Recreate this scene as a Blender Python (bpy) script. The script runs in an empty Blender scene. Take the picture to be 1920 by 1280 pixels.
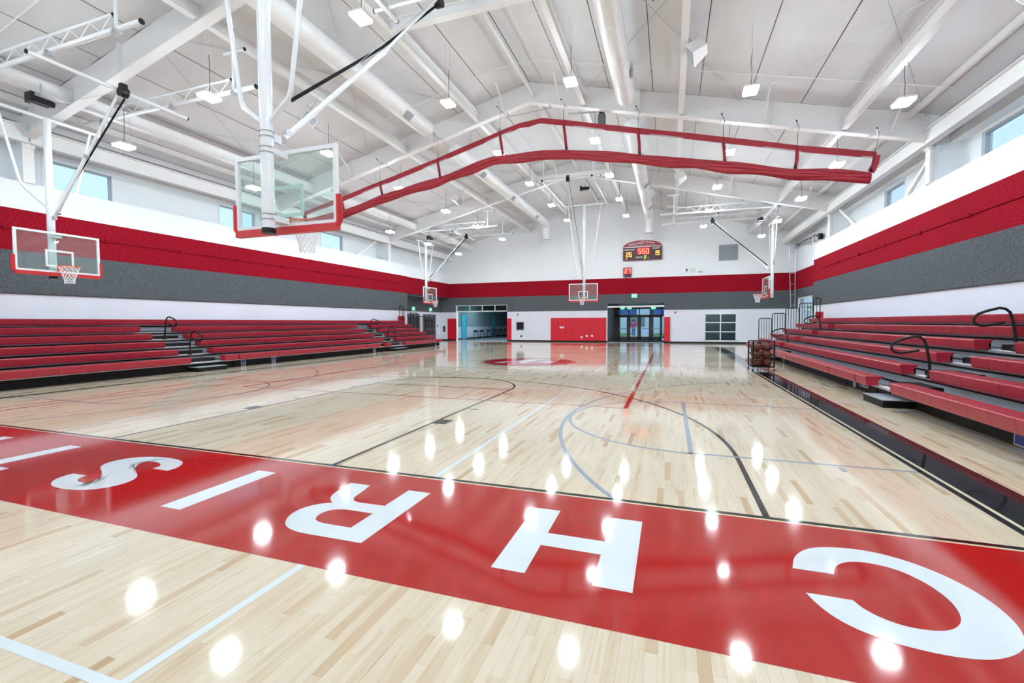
import bpy, math, random
from mathutils import Vector, Matrix, Quaternion
random.seed(7)
PI = math.pi
SC = bpy.context.scene
COL = SC.collection

# ---------------------------------------------------------------- camera
cam_data = bpy.data.cameras.new('camera'); cam = bpy.data.objects.new('camera', cam_data); COL.objects.link(cam)
F_PX, YAW, PITCH, ROLL = 858.43, -0.33262, -0.04167, -0.00316
cam_loc = Vector((5.2255, -3.9914, 1.5298))
cy, sy, cp, sp = math.cos(YAW), math.sin(YAW), math.cos(PITCH), math.sin(PITCH)
fw = Vector((sy*cp, cy*cp, sp)); rt = Vector((cy, -sy, 0)); up = rt.cross(fw)
cr, sr = math.cos(ROLL), math.sin(ROLL)
rt2 = rt*cr + up*sr; up2 = up*cr - rt*sr
m3 = Matrix((rt2, up2, -fw)).transposed()
cam.matrix_world = Matrix.Translation(cam_loc) @ m3.to_4x4()
cam_data.sensor_width = 36; cam_data.lens = F_PX/1920*36; cam_data.clip_start = .05; cam_data.clip_end = 400
SC.camera = cam

# ---------------------------------------------------------------- world, exposure
w = bpy.data.worlds.new('world'); SC.world = w; w.use_nodes = True
bgn = w.node_tree.nodes['Background']
bgn.inputs[0].default_value = (.60, .82, 1, 1); bgn.inputs[1].default_value = 1.02
SC.view_settings.view_transform = 'Standard'; SC.view_settings.look = 'None'
SC.view_settings.gamma = 1; SC.view_settings.use_curve_mapping = False
SC.view_settings.exposure = 0.31
SC.cycles.max_bounces = 8; SC.cycles.diffuse_bounces = 5; SC.cycles.glossy_bounces = 4
SC.cycles.transparent_max_bounces = 16; SC.cycles.transmission_bounces = 6
SC.cycles.caustics_reflective = False; SC.cycles.caustics_refractive = False
SC.cycles.sample_clamp_indirect = 6
LIGHT_E = 132.0; UP_E = 34.0

# ---------------------------------------------------------------- materials
def new_mat(n):
    m = bpy.data.materials.new(n); m.use_nodes = True
    return m, m.node_tree.nodes, m.node_tree.links, m.node_tree.nodes['Principled BSDF']
def mat(n, col, rough=.5, metal=0, spec=.5, noise=0, nscale=8, bump=0, bscale=60, coat=0, stretch=None):
    m, N, L, b = new_mat(n)
    b.inputs['Base Color'].default_value = (*col, 1); b.inputs['Roughness'].default_value = rough
    b.inputs['Metallic'].default_value = metal; b.inputs['Specular IOR Level'].default_value = spec
    b.inputs['Coat Weight'].default_value = coat; b.inputs['Coat Roughness'].default_value = .06
    g = None
    if noise or bump:
        g = N.new('ShaderNodeNewGeometry'); mp = N.new('ShaderNodeMapping'); L.new(g.outputs['Position'], mp.inputs[0])
        if stretch: mp.inputs['Scale'].default_value = stretch
    if noise:
        t = N.new('ShaderNodeTexNoise'); t.inputs['Scale'].default_value = nscale; t.inputs['Detail'].default_value = 4
        L.new(mp.outputs[0], t.inputs['Vector'])
        mr = N.new('ShaderNodeMapRange'); mr.inputs[1].default_value = .3; mr.inputs[2].default_value = .7
        mr.inputs[3].default_value = 1-noise; mr.inputs[4].default_value = 1+noise
        L.new(t.outputs[0], mr.inputs[0])
        vm = N.new('ShaderNodeVectorMath'); vm.operation = 'SCALE'; vm.inputs[0].default_value = col
        L.new(mr.outputs[0], vm.inputs['Scale']); L.new(vm.outputs[0], b.inputs['Base Color'])
    if bump:
        t2 = N.new('ShaderNodeTexNoise'); t2.inputs['Scale'].default_value = bscale
        L.new(mp.outputs[0], t2.inputs['Vector'])
        bn = N.new('ShaderNodeBump'); bn.inputs['Strength'].default_value = bump; bn.inputs['Distance'].default_value = .01
        L.new(t2.outputs[0], bn.inputs['Height']); L.new(bn.outputs[0], b.inputs['Normal'])
    return m
def emit(n, col, s):
    m, N, L, b = new_mat(n)
    b.inputs['Base Color'].default_value = (*col, 1)
    b.inputs['Emission Color'].default_value = (*col, 1); b.inputs['Emission Strength'].default_value = s
    return m
def glass(n, tint, alpha, rough=.02, spec=.5):
    m, N, L, b = new_mat(n)
    N.remove(b); out = N['Material Output']
    tr = N.new('ShaderNodeBsdfTransparent'); tr.inputs[0].default_value = (*tint, 1)
    gl = N.new('ShaderNodeBsdfGlossy'); gl.inputs['Roughness'].default_value = rough
    lw = N.new('ShaderNodeLayerWeight'); lw.inputs[0].default_value = .5
    pw = N.new('ShaderNodeMath'); pw.operation = 'POWER'; pw.inputs[1].default_value = 5; L.new(lw.outputs['Facing'], pw.inputs[0])
    fr = N.new('ShaderNodeMath'); fr.operation = 'MULTIPLY_ADD'; fr.inputs[1].default_value = .9; fr.inputs[2].default_value = .03; L.new(pw.outputs[0], fr.inputs[0])
    mx = N.new('ShaderNodeMixShader'); L.new(fr.outputs[0], mx.inputs[0]); L.new(tr.outputs[0], mx.inputs[1]); L.new(gl.outputs[0], mx.inputs[2])
    if alpha:
        df = N.new('ShaderNodeBsdfDiffuse'); df.inputs[0].default_value = (.95, .96, .97, 1)
        m2 = N.new('ShaderNodeMixShader'); m2.inputs[0].default_value = alpha
        L.new(mx.outputs[0], m2.inputs[1]); L.new(df.outputs[0], m2.inputs[2]); L.new(m2.outputs[0], out.inputs[0])
    else: L.new(mx.outputs[0], out.inputs[0])
    return m
GR = .07   # court varnish roughness
def wood_mat(n, per_object):
    m, N, L, b = new_mat(n)
    g = N.new('ShaderNodeNewGeometry')
    if per_object:
        oi = N.new('ShaderNodeObjectInfo'); rnd = oi.outputs['Random']
    else:
        sep = N.new('ShaderNodeSeparateXYZ'); L.new(g.outputs['Position'], sep.inputs[0])
        cmb = N.new('ShaderNodeCombineXYZ'); L.new(sep.outputs[1], cmb.inputs[0]); L.new(sep.outputs[0], cmb.inputs[1])
        bt = N.new('ShaderNodeTexBrick'); bt.offset = .37; bt.offset_frequency = 3; bt.squash = 1
        bt.inputs['Color1'].default_value = (0, 0, 0, 1); bt.inputs['Color2'].default_value = (1, 1, 1, 1)
        bt.inputs['Mortar'].default_value = (.12, .12, .12, 1)
        bt.inputs['Scale'].default_value = 1; bt.inputs['Mortar Size'].default_value = .0006
        bt.inputs['Brick Width'].default_value = .62; bt.inputs['Row Height'].default_value = .057
        L.new(cmb.outputs[0], bt.inputs['Vector']); rnd = bt.outputs['Color']
    ramp = N.new('ShaderNodeValToRGB'); e = ramp.color_ramp.elements
    e[0].position = 0; e[0].color = (.60, .45, .29, 1)
    e[1].position = 1; e[1].color = (.83, .755, .63, 1)
    for p, c in ((.05, (.68, .53, .38, 1)), (.11, (.765, .665, .525, 1)), (.4, (.79, .70, .565, 1)), (.75, (.815, .73, .595, 1))):
        x = e.new(p); x.color = c
    L.new(rnd, ramp.inputs[0])
    mp = N.new('ShaderNodeMapping'); mp.inputs['Scale'].default_value = (26, 1.6, 1); L.new(g.outputs['Position'], mp.inputs[0])
    if per_object:
        ad = N.new('ShaderNodeVectorMath'); ad.operation = 'ADD'; cb = N.new('ShaderNodeCombineXYZ')
        mm = N.new('ShaderNodeMath'); mm.operation = 'MULTIPLY'; mm.inputs[1].default_value = 50; L.new(rnd, mm.inputs[0]); L.new(mm.outputs[0], cb.inputs[2])
        L.new(mp.outputs[0], ad.inputs[0]); L.new(cb.outputs[0], ad.inputs[1]); src = ad.outputs[0]
    else: src = mp.outputs[0]
    nz = N.new('ShaderNodeTexNoise'); nz.inputs['Scale'].default_value = 1; nz.inputs['Detail'].default_value = 5; nz.inputs['Distortion'].default_value = .6
    L.new(src, nz.inputs['Vector'])
    r2 = N.new('ShaderNodeValToRGB'); e2 = r2.color_ramp.elements
    e2[0].position = .25; e2[0].color = (.80, .70, .58, 1); e2[1].position = .5; e2[1].color = (1, 1, 1, 1)
    x = e2.new(.38); x.color = (.93, .88, .82, 1)
    L.new(nz.outputs[0], r2.inputs[0])
    mul = N.new('ShaderNodeMix'); mul.data_type = 'RGBA'; mul.blend_type = 'MULTIPLY'; mul.inputs[0].default_value = .8
    dk = N.new('ShaderNodeVectorMath'); dk.operation = 'MULTIPLY'; dk.inputs[1].default_value = (.79, .76, .72)
    L.new(ramp.outputs[0], mul.inputs[6]); L.new(r2.outputs[0], mul.inputs[7])
    L.new(mul.outputs[2], dk.inputs[0]); L.new(dk.outputs[0], b.inputs['Base Color'])
    b.inputs['Roughness'].default_value = GR; b.inputs['Specular IOR Level'].default_value = .55
    varnish_bump(N, L, b, g)
    return m
def varnish_bump(N, L, b, g):   # faint ripple of the floor varnish
    mp = N.new('ShaderNodeMapping'); mp.inputs['Scale'].default_value = (12, 1.1, 1); L.new(g.outputs['Position'], mp.inputs[0])
    t = N.new('ShaderNodeTexNoise'); t.inputs['Scale'].default_value = 1; t.inputs['Detail'].default_value = 2; L.new(mp.outputs[0], t.inputs['Vector'])
    bn = N.new('ShaderNodeBump'); bn.inputs['Strength'].default_value = .035; bn.inputs['Distance'].default_value = .006
    L.new(t.outputs[0], bn.inputs['Height']); L.new(bn.outputs[0], b.inputs['Normal'])
def court_paint(n, col, noise=.06):
    m = mat(n, col, GR, noise=noise, nscale=3, stretch=(3, 1, 1)); b = m.node_tree.nodes['Principled BSDF']
    g = m.node_tree.nodes.new('ShaderNodeNewGeometry'); varnish_bump(m.node_tree.nodes, m.node_tree.links, b, g)
    b.inputs['Specular IOR Level'].default_value = .55
    return m
def speckle(n, col, dark):
    m, N, L, b = new_mat(n)
    g = N.new('ShaderNodeNewGeometry'); t = N.new('ShaderNodeTexNoise'); t.inputs['Scale'].default_value = 30; t.inputs['Detail'].default_value = 3
    L.new(g.outputs['Position'], t.inputs['Vector'])
    r = N.new('ShaderNodeValToRGB'); r.color_ramp.elements[0].position = .38; r.color_ramp.elements[1].position = .62
    r.color_ramp.elements[0].color = (*dark, 1); r.color_ramp.elements[1].color = (*col, 1)
    L.new(t.outputs[0], r.inputs[0]); L.new(r.outputs[0], b.inputs['Base Color']); b.inputs['Roughness'].default_value = .85
    b.inputs['Specular IOR Level'].default_value = .05
    bn = N.new('ShaderNodeBump'); bn.inputs['Strength'].default_value = .3; bn.inputs['Distance'].default_value = .01
    L.new(t.outputs[0], bn.inputs['Height']); L.new(bn.outputs[0], b.inputs['Normal'])
    return m
MT = {}
MT['board'] = wood_mat('maple_board', True); MT['boards'] = wood_mat('maple_boards', False)
MT['red_paint'] = court_paint('red_court_paint', (.37, .011, .009)); MT['white_paint'] = court_paint('white_court_paint', (.64, .70, .74), .02)
MT['black_paint'] = court_paint('black_court_paint', (.006, .006, .008)); MT['blue_paint'] = court_paint('grey_blue_court_paint', (.27, .31, .37), .04)
MT['cream'] = court_paint('bare_maple_edge', (.66, .57, .42), .03); MT['redline'] = court_paint('red_line_paint', (.42, .02, .02))
MT['wall_white'] = mat('white_wall_paint', (.84, .87, .90), .6, noise=.015, nscale=.6)
MT['wall_low'] = mat('lilac_white_wall_paint', (.74, .76, .86), .5, noise=.02, nscale=1)
MT['red_panel'] = speckle('red_fibre_panel', (.34, .010, .024), (.22, .005, .014))
MT['grey_panel'] = speckle('grey_fibre_panel', (.13, .145, .16), (.075, .085, .097))
MT['seam'] = mat('dark_seam_and_shadow', (.03, .03, .03), .8)  # dark joints, and the painted shadow strips below the grey panels
MT['roof'] = mat('white_roof_liner', (.70, .70, .71), .55, noise=.03, nscale=1.5, bump=.25, bscale=2.5)
MT['roof_gap'] = mat('grey_roof_deck', (.30, .29, .28), .8)
MT['steel'] = mat('white_painted_steel', (.84, .84, .84), .45, noise=.02)
MT['pipe'] = mat('glossy_white_steel', (.80, .83, .86), .22, coat=.5)
MT['duct'] = mat('white_spiral_duct', (.84, .845, .86), .4, noise=.03, nscale=3)
MT['galv'] = mat('galvanised_steel', (.55, .57, .60), .35, .8)
MT['black'] = mat('black_plastic', (.007, .007, .008), .4, spec=.3); MT['black_metal'] = mat('black_powder_coat', (.008, .008, .009), .4, spec=.25)
MT['strap'] = mat('black_webbing', (.006, .006, .008), .7, spec=.15)
MT['bench'] = mat('red_moulded_plastic', (.33, .012, .030), .34, noise=.05, nscale=3)
MT['deck'] = mat('grey_bleacher_deck', (.31, .34, .40), .42, noise=.06, nscale=2)
MT['nose'] = mat('aluminium_nosing', (.5, .5, .54), .4, .6); MT['riser'] = mat('pale_riser_steel', (.42, .46, .50), .4)
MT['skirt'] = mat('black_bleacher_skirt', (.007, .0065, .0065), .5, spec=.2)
MT['glassb'] = glass('backboard_glass', (.88, .97, .95), .05)
MT['winglass'] = glass('window_glass', (.95, .985, 1), 0)
MT['darkglass'] = glass('tinted_glass', (.52, .58, .57), .0)
MT['frame_w'] = mat('white_backboard_frame', (.78, .81, .84), .35); MT['frame_g'] = mat('grey_aluminium', (.45, .47, .5), .4, .4)
MT['pad_red'] = mat('red_backboard_padding', (.50, .014, .018), .4); MT['rim'] = mat('orange_rim_steel', (.75, .10, .02), .35)
MT['net'] = mat('white_nylon_net', (.85, .86, .88), .8)
MT['wallpad'] = mat('red_vinyl_wall_pad', (.60, .003, .022), .45); MT['blackbase'] = mat('black_rubber_base', (.006, .006, .007), .6, spec=.2)
MT['curtain'] = mat('red_vinyl_curtain', (.31, .009, .022), .5, noise=.06, nscale=4)
MT['ball'] = mat('orange_brown_ball', (.13, .026, .013), .55, bump=.15, bscale=300); MT['ballline'] = mat('black_ball_seam', (.01, .01, .01), .6)
MT['lamp'] = emit('led_diffuser', (.82, .94, 1.0), LIGHT_E)
MT['uplight_fill'] = emit('ceiling_fill_glow', (.82, .94, 1.0), UP_E)  # glow added on the lamp tops to brighten the ceiling
MT['room_fill'] = emit('room_fill_glow', (.75, .93, 1.0), 15)  # glow of the added lights in the rooms behind the far wall
MT['housing'] = mat('white_lamp_housing', (.8, .8, .8), .4)
MT['darkdoor'] = mat('charcoal_door', (.045, .047, .055), .45); MT['bronze'] = mat('dark_bronze_frame', (.13, .12, .125), .4, .2)
MT['carpet'] = mat('dark_blue_carpet', (.035, .06, .075), .9, noise=.15, nscale=6)
MT['bluegrey'] = mat('blue_grey_wall', (.16, .25, .28), .7); MT['bluewhite'] = mat('pale_blue_wall', (.42, .50, .62), .7); MT['cyan'] = mat('cyan_door', (.05, .42, .60), .5)
MT['vent'] = mat('grey_vent_steel', (.36, .39, .43), .5); MT['louvre_grey'] = mat('light_grey_louvre', (.48, .49, .52), .5); MT['ventdark'] = mat('dark_grey_and_vent_shade', (.10, .11, .12), .7)  # ventdark: dark grey parts, and shade painted behind the wall vent louvres
MT['green'] = emit('green_exit_light', (.02, .60, .26), 1.0); MT['exitwhite'] = emit('exit_white', (.7, 1, .85), 1.0)
MT['alarm'] = mat('red_alarm', (.4, .01, .01), .4); MT['plate'] = mat('white_plate', (.8, .8, .8), .4)
MT['bluesign'] = mat('blue_sign', (.02, .035, .25), .4); MT['signwhite'] = mat('sign_white', (.85, .87, .9), .4)
MT['sb_dark'] = mat('scoreboard_dark_red', (.05, .010, .018), .4); MT['sb_red'] = mat('scoreboard_red', (.30, .010, .02), .4)
MT['led_red'] = emit('led_red', (1, .30, .18), 1.6); MT['led_amber'] = emit('led_amber', (1, .50, .08), 1.4); MT['led_green'] = emit('led_green', (.4, 1, .05), 1.0)
MT['led_glow'] = emit('led_red_backlight', (.4, .0, .01), .35)
MT['grass'] = mat('grass', (.04, .22, .06), .9, noise=.3, nscale=4); MT['pave'] = mat('concrete_paving', (.45, .5, .55), .8); MT['outwall'] = mat('white_stucco', (.62, .76, .85), .8)
MT['bluewall'] = mat('blue_canopy', (.02, .11, .42), .6); MT['outdark'] = mat('dark_trunk', (.02, .025, .03), .8)
MT['ext'] = mat('exterior_siding', (.5, .55, .6), .8)
MT['skin'] = mat('skin', (.5, .25, .17), .6); MT['pink'] = mat('magenta_jacket', (.6, .02, .25), .7); MT['jeans'] = mat('blue_jeans', (.06, .16, .4), .8); MT['hair'] = mat('dark_hair', (.02, .01, .01), .6)

# ---------------------------------------------------------------- geometry helpers
class M:
    def __init__(s): s.v = []; s.f = []
    def add(s, vs, fs):
        o = len(s.v); s.v += [tuple(x) for x in vs]; s.f += [tuple(i+o for i in f) for f in fs]; return s
    def box(s, a, b):
        x0, y0, z0 = (min(a[i], b[i]) for i in range(3)); x1, y1, z1 = (max(a[i], b[i]) for i in range(3))
        return s.add([(x0,y0,z0),(x1,y0,z0),(x1,y1,z0),(x0,y1,z0),(x0,y0,z1),(x1,y0,z1),(x1,y1,z1),(x0,y1,z1)],
                     [(0,3,2,1),(4,5,6,7),(0,1,5,4),(1,2,6,5),(2,3,7,6),(3,0,4,7)])
    def bar(s, a, b, w, h, upv=(0,0,1)):
        a = Vector(a); b = Vector(b); d = (b-a).normalized(); u = Vector(upv)
        if abs(d.dot(u)) > .98: u = Vector((1,0,0))
        r = d.cross(u).normalized(); u = r.cross(d)
        P = []
        for c in (a, b):
            for i, j in ((-1,-1),(1,-1),(1,1),(-1,1)): P.append(c + r*(i*w/2) + u*(j*h/2))
        return s.add(P, [(0,1,2,3)[::-1],(4,5,6,7),(0,1,5,4),(1,2,6,5),(2,3,7,6),(3,0,4,7)])
    def ibeam(s, a, b, w, h, tf=.03, tw=.02):
        a = Vector(a); b = Vector(b)
        U = Vector((0,0,1)); d = (b-a).normalized(); r = d.cross(U).normalized(); u = r.cross(d)
        s.bar(a+u*(h/2-tf/2), b+u*(h/2-tf/2), w, tf); s.bar(a-u*(h/2-tf/2), b-u*(h/2-tf/2), w, tf); s.bar(a, b, tw, h-2*tf)
        return s
    def tube(s, pts, r, n=8, closed=False, caps=True):
        pts = [Vector(p) for p in pts]; k = len(pts); rs = r if isinstance(r, (list, tuple)) else [r]*k
        o = len(s.v); prev = None
        for i, p in enumerate(pts):
            if closed: t = (pts[(i+1)%k]-pts[i-1])
            else: t = (pts[min(i+1,k-1)]-pts[max(i-1,0)])
            t = t.normalized() if t.length > 1e-9 else Vector((0,0,1))
            if prev is None:
                u = Vector((0,0,1)) if abs(t.z) < .9 else Vector((1,0,0)); u = (u - t*u.dot(t)).normalized()
            else: u = (prev - t*prev.dot(t)).normalized()
            prev = u; q = t.cross(u)
            for j in range(n):
                a = 2*PI*j/n; s.v.append(tuple(p + (u*math.cos(a)+q*math.sin(a))*rs[i]))
        for i in range(k if closed else k-1):
            for j in range(n):
                a = o+i*n+j; b = o+i*n+(j+1)%n; i2 = (i+1)%k
                s.f.append((a, b, o+i2*n+(j+1)%n, o+i2*n+j))
        if caps and not closed:
            s.f.append(tuple(o+j for j in range(n))[::-1]); s.f.append(tuple(o+(k-1)*n+j for j in range(n)))
        return s
    def cyl(s, a, b, r, n=16): return s.tube([a, b], r, n)
    def prism(s, poly, fn, d0, d1):
        """poly of (u,v); fn(u,v,d)->xyz; two caps and sides"""
        n = len(poly); vs = [fn(u, v, d0) for u, v in poly] + [fn(u, v, d1) for u, v in poly]
        fs = [tuple(range(n))[::-1], tuple(range(n, 2*n))] + [(i, (i+1)%n, n+(i+1)%n, n+i) for i in range(n)]
        return s.add(vs, fs)
    def sphere(s, c, r, nu=16, nv=10, sc=(1,1,1)):
        o = len(s.v); c = Vector(c)
        s.v.append((c.x, c.y, c.z+r*sc[2]))
        for i in range(1, nv):
            t = PI*i/nv
            for j in range(nu):
                a = 2*PI*j/nu; s.v.append((c.x+r*sc[0]*math.sin(t)*math.cos(a), c.y+r*sc[1]*math.sin(t)*math.sin(a), c.z+r*sc[2]*math.cos(t)))
        s.v.append((c.x, c.y, c.z-r*sc[2])); e = len(s.v)-1
        for j in range(nu): s.f.append((o, o+1+j, o+1+(j+1)%nu)); s.f.append((e, o+1+(nv-2)*nu+(j+1)%nu, o+1+(nv-2)*nu+j))
        for i in range(nv-2):
            for j in range(nu): a = o+1+i*nu; s.f.append((a+j, a+nu+j, a+nu+(j+1)%nu, a+(j+1)%nu))
        return s
    def mesh(s, name, m, off=(0,0,0), smooth=False):
        me = bpy.data.meshes.new(name)
        ox, oy, oz = off
        me.from_pydata([(x-ox, y-oy, z-oz) for x, y, z in s.v], [], s.f); me.update()
        me.materials.append(MT[m] if isinstance(m, str) else m)
        if smooth:
            me.polygons.foreach_set('use_smooth', [True]*len(me.polygons))
            me.set_sharp_from_angle(angle=math.radians(40))
        return me
def link(name, me, parent=None, **kw):
    o = bpy.data.objects.new(name, me); COL.objects.link(o)
    if parent is not None: o.parent = parent
    for k, v in kw.items():
        if v is not None: o[k] = v
    return o
def part(name, g, m, parent, smooth=False, label=None, kind=None):
    return link(name, g.mesh(name, m, tuple(parent['_o']) if '_o' in parent else (0,0,0), smooth), parent, label=label, kind=kind)
def each(name, gs, m, parent, smooth=False):
    for g_ in gs: part(name, g_, m, parent, smooth)
def thing(name, label, cat, loc=(0,0,0), group=None, rz=0, local=False):
    """Empty at the base. World-coordinate parts subtract loc unless local."""
    o = bpy.data.objects.new(name, None); COL.objects.link(o); o.location = loc; o.rotation_euler = (0,0,rz)
    o.empty_display_size = .2
    o['label'] = label; o['category'] = cat
    if group: o['group'] = group
    if not local: o['_o'] = list(loc)
    return o
def single(name, g, m, label, cat, group=None, smooth=False, base=None):
    xs = [v[0] for v in g.v]; ys = [v[1] for v in g.v]; zs = [v[2] for v in g.v]
    base = base or ((min(xs)+max(xs))/2, (min(ys)+max(ys))/2, min(zs))
    o = link(name, g.mesh(name, m, base, smooth), None, label=label, category=cat, group=group); o.location = base
    o['_o'] = list(base)
    return o
def sub(name, g, m, parent_obj, smooth=False, label=None):
    """part of a mesh part; coordinates follow the parent chain offset"""
    off = Vector((0,0,0)); p = parent_obj
    while p is not None:
        if '_o' in p: off = Vector(p['_o']); break
        p = p.parent
    return link(name, g.mesh(name, m, tuple(off), smooth), parent_obj, label=label)
def struct(name, g, m, smooth=False):
    return link(name, g.mesh(name, m, (0,0,0), smooth), None, kind='structure')
def dup(root, loc, label=None, rz=None):
    r = root.copy(); COL.objects.link(r); r.location = loc
    if rz is not None: r.rotation_euler = (0,0,rz)
    if label: r['label'] = label
    for ch in list(root.children):
        c = ch.copy(); COL.objects.link(c); c.parent = r
        for g in list(ch.children):
            d = g.copy(); COL.objects.link(d); d.parent = c
    return r
def text_geo(txt, size, fn, shear=0, spacing=1.0, depth=.002, center=True):
    cu = bpy.data.curves.new('t', 'FONT'); cu.body = txt; cu.size = size; cu.shear = shear; cu.space_character = spacing
    cu.resolution_u = 3
    if center: cu.align_x = 'CENTER'
    cu.offset = .012*size
    o = bpy.data.objects.new('t', cu); COL.objects.link(o)
    dg = bpy.context.evaluated_depsgraph_get(); dg.update()
    me = o.evaluated_get(dg).to_mesh()
    g = M(); g.add([fn(v.co.x, v.co.y) for v in me.vertices], [tuple(p.vertices) for p in me.polygons])
    bpy.data.objects.remove(o); bpy.data.curves.remove(cu)
    return g

# ---------------------------------------------------------------- key dimensions
XC = .04; XL, XR = -12.39, 12.47; YF, YN = 31.2, -5.2
OUT = 13.22; PAR = 5.60
Z1, Z2, Z3 = 2.41, 3.62, 4.80      # white / grey / red / white
FR = [4.15, 13.15, 22.15]
def roof_z(x): return 10.72 - .244*abs(x-XC)
def fl_z(x): return 9.90 - .246*abs(x-XC)
CY = 13.0                          # court centre
def my(y): return 2*CY - y

# ================================================================ FLOOR
fl = struct('floor', M().box((-14, -5.3, -.30), (14, YF+.2, -.022)), 'roof_gap')
BX0, BX1, BY0, BY1 = 1.197, 6.1, -3.55, -1.742
nb = int(round((BX1-BX0)/.057)); BX1 = BX0 + nb*.057
g = M().box((-13.8, BY1, -.022), (13.8, YF+.1, 0)).box((-13.8, -5.25, -.022), (13.8, BY0, 0))
g.box((-13.8, BY0, -.022), (BX0, BY1, 0)).box((BX1, BY0, -.022), (13.8, BY1, 0))
fb = part('floor_boards', g, 'boards', fl); fb['kind'] = 'stuff'
unit = M().box((0,0,-.02), (1,1,0)).mesh('floor_board', 'board')
cnt = 0
for i in range(nb):
    n_ = 2 + (i*7 % 5 > 0); cuts = [BY0+(BY1-BY0)*((q+.5+random.uniform(-.42, .42))/n_) for q in range(n_)][1:]
    ys = [BY0] + cuts + [BY1]
    for a, b in zip(ys[:-1], ys[1:]):
        o = link('floor_board', unit, fl); o.location = (BX0+i*.057+.0003, a+.0003, 0); o.scale = (.0564, b-a-.0006, 1); cnt += 1
# painted things: flat skins on the boards
def flat(polys, z):
    g = M()
    for p in polys:
        ar = sum(p[i][0]*p[(i+1)%len(p)][1]-p[(i+1)%len(p)][0]*p[i][1] for i in range(len(p)))
        if ar < 0: p = p[::-1]
        g.add([(x, y, z+(len(g.f)%12)*1.5e-5) for x, y in p], [tuple(range(len(p)))])
    return g
def rect(x0, y0, x1, y1): return [(x0,y0),(x1,y0),(x1,y1),(x0,y1)]
def arc(cx, cy_, r0, r1, a0, a1, n=48):
    A = [math.radians(a0+(a1-a0)*i/n) for i in range(n+1)]; out = []
    for a, b in zip(A[:-1], A[1:]):
        out.append([(cx+r0*math.cos(a), cy_+r0*math.sin(a)), (cx+r1*math.cos(a), cy_+r1*math.sin(a)), (cx+r1*math.cos(b), cy_+r1*math.sin(b)), (cx+r0*math.cos(b), cy_+r0*math.sin(b))])
    return out
def paint(name, polys, m, z, label=None): return part(name, flat(polys, z), m, fl, label=label)
# bands and letters
for e, far in ((lambda y: y, False), (my, True)):
    L0 = 'far' if far else 'near'
    paint('painted_band', [rect(-7.78, e(-.075), 7.72, e(-1.742))], 'red_paint', .0008, 'red painted band behind the %s baseline' % L0)
    paint('band_edge', [rect(-7.78, e(-.05), 7.72, e(-.078))], 'cream', .0006)
    paint('baseline', [rect(-7.9, e(0), 7.68, e(-.05))], 'black_paint', .001, 'black %s baseline' % L0)
H = [(4.18,-.41),(4.40,-.41),(4.40,-.82),(4.81,-.82),(4.81,-.41),(5.04,-.41),(5.04,-1.385),(4.81,-1.385),(4.81,-1.01),(4.40,-1.01),(4.40,-1.385),(4.18,-1.385)]
def shift(p, dx): return [(x+dx, y) for x, y in p]
def mapp(p, e): return [(x, e(y)) for x, y in p]
Hs = [rect(4.18,-1.385,4.40,-.41), rect(4.81,-1.385,5.04,-.41), rect(4.40,-1.01,4.81,-.82)]
def band_pairs(outer, inner):
    """quads between two open polylines of equal length"""
    return [[outer[i], outer[i+1], inner[i+1], inner[i]] for i in range(len(outer)-1)]
def resample(p, n):
    d = [0]
    for a, b in zip(p[:-1], p[1:]): d.append(d[-1]+math.hypot(b[0]-a[0], b[1]-a[1]))
    out = []
    for k in range(n):
        t = d[-1]*k/(n-1); i = max(j for j in range(len(d)) if d[j] <= t+1e-9); i = min(i, len(p)-2)
        u = (t-d[i])/max(d[i+1]-d[i], 1e-9); out.append((p[i][0]+(p[i+1][0]-p[i][0])*u, p[i][1]+(p[i+1][1]-p[i][1])*u))
    return out
def smooth(p, it=2):
    for _ in range(it):
        q = [p[0]]
        for a, b in zip(p[:-1], p[1:]): q += [(a[0]*.75+b[0]*.25, a[1]*.75+b[1]*.25), (a[0]*.25+b[0]*.75, a[1]*.25+b[1]*.75)]
        q.append(p[-1]); p = q
    return p
Cout = smooth([(5.965,-1.065),(6.00,-1.19),(6.06,-1.29),(6.14,-1.355),(6.25,-1.40),(6.37,-1.42),(6.49,-1.42),(6.61,-1.395),(6.70,-1.345),(6.78,-1.28),(6.84,-1.20),(6.88,-1.10),(6.90,-1.0),(6.90,-.86),(6.86,-.70),(6.76,-.54),(6.62,-.43),(6.45,-.385),(6.28,-.405),(6.15,-.455),(6.07,-.53),(6.0,-.64),(5.96,-.795)])
Cin = smooth([(6.19,-1.065),(6.21,-1.13),(6.27,-1.20),(6.36,-1.24),(6.47,-1.235),(6.55,-1.205),(6.61,-1.15),(6.655,-1.08),(6.685,-.98),(6.69,-.87),(6.66,-.74),(6.58,-.62),(6.46,-.57),(6.34,-.58),(6.25,-.64),(6.20,-.72),(6.18,-.795)])
Cs = band_pairs(resample(Cout, 90), resample(Cin, 90))
Is = [rect(1.20,-1.385,1.43,-.41)]
Ts = [rect(-1.91,-1.385,-1.68,-.41), rect(-2.21,-1.385,-1.38,-1.20)]
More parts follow.
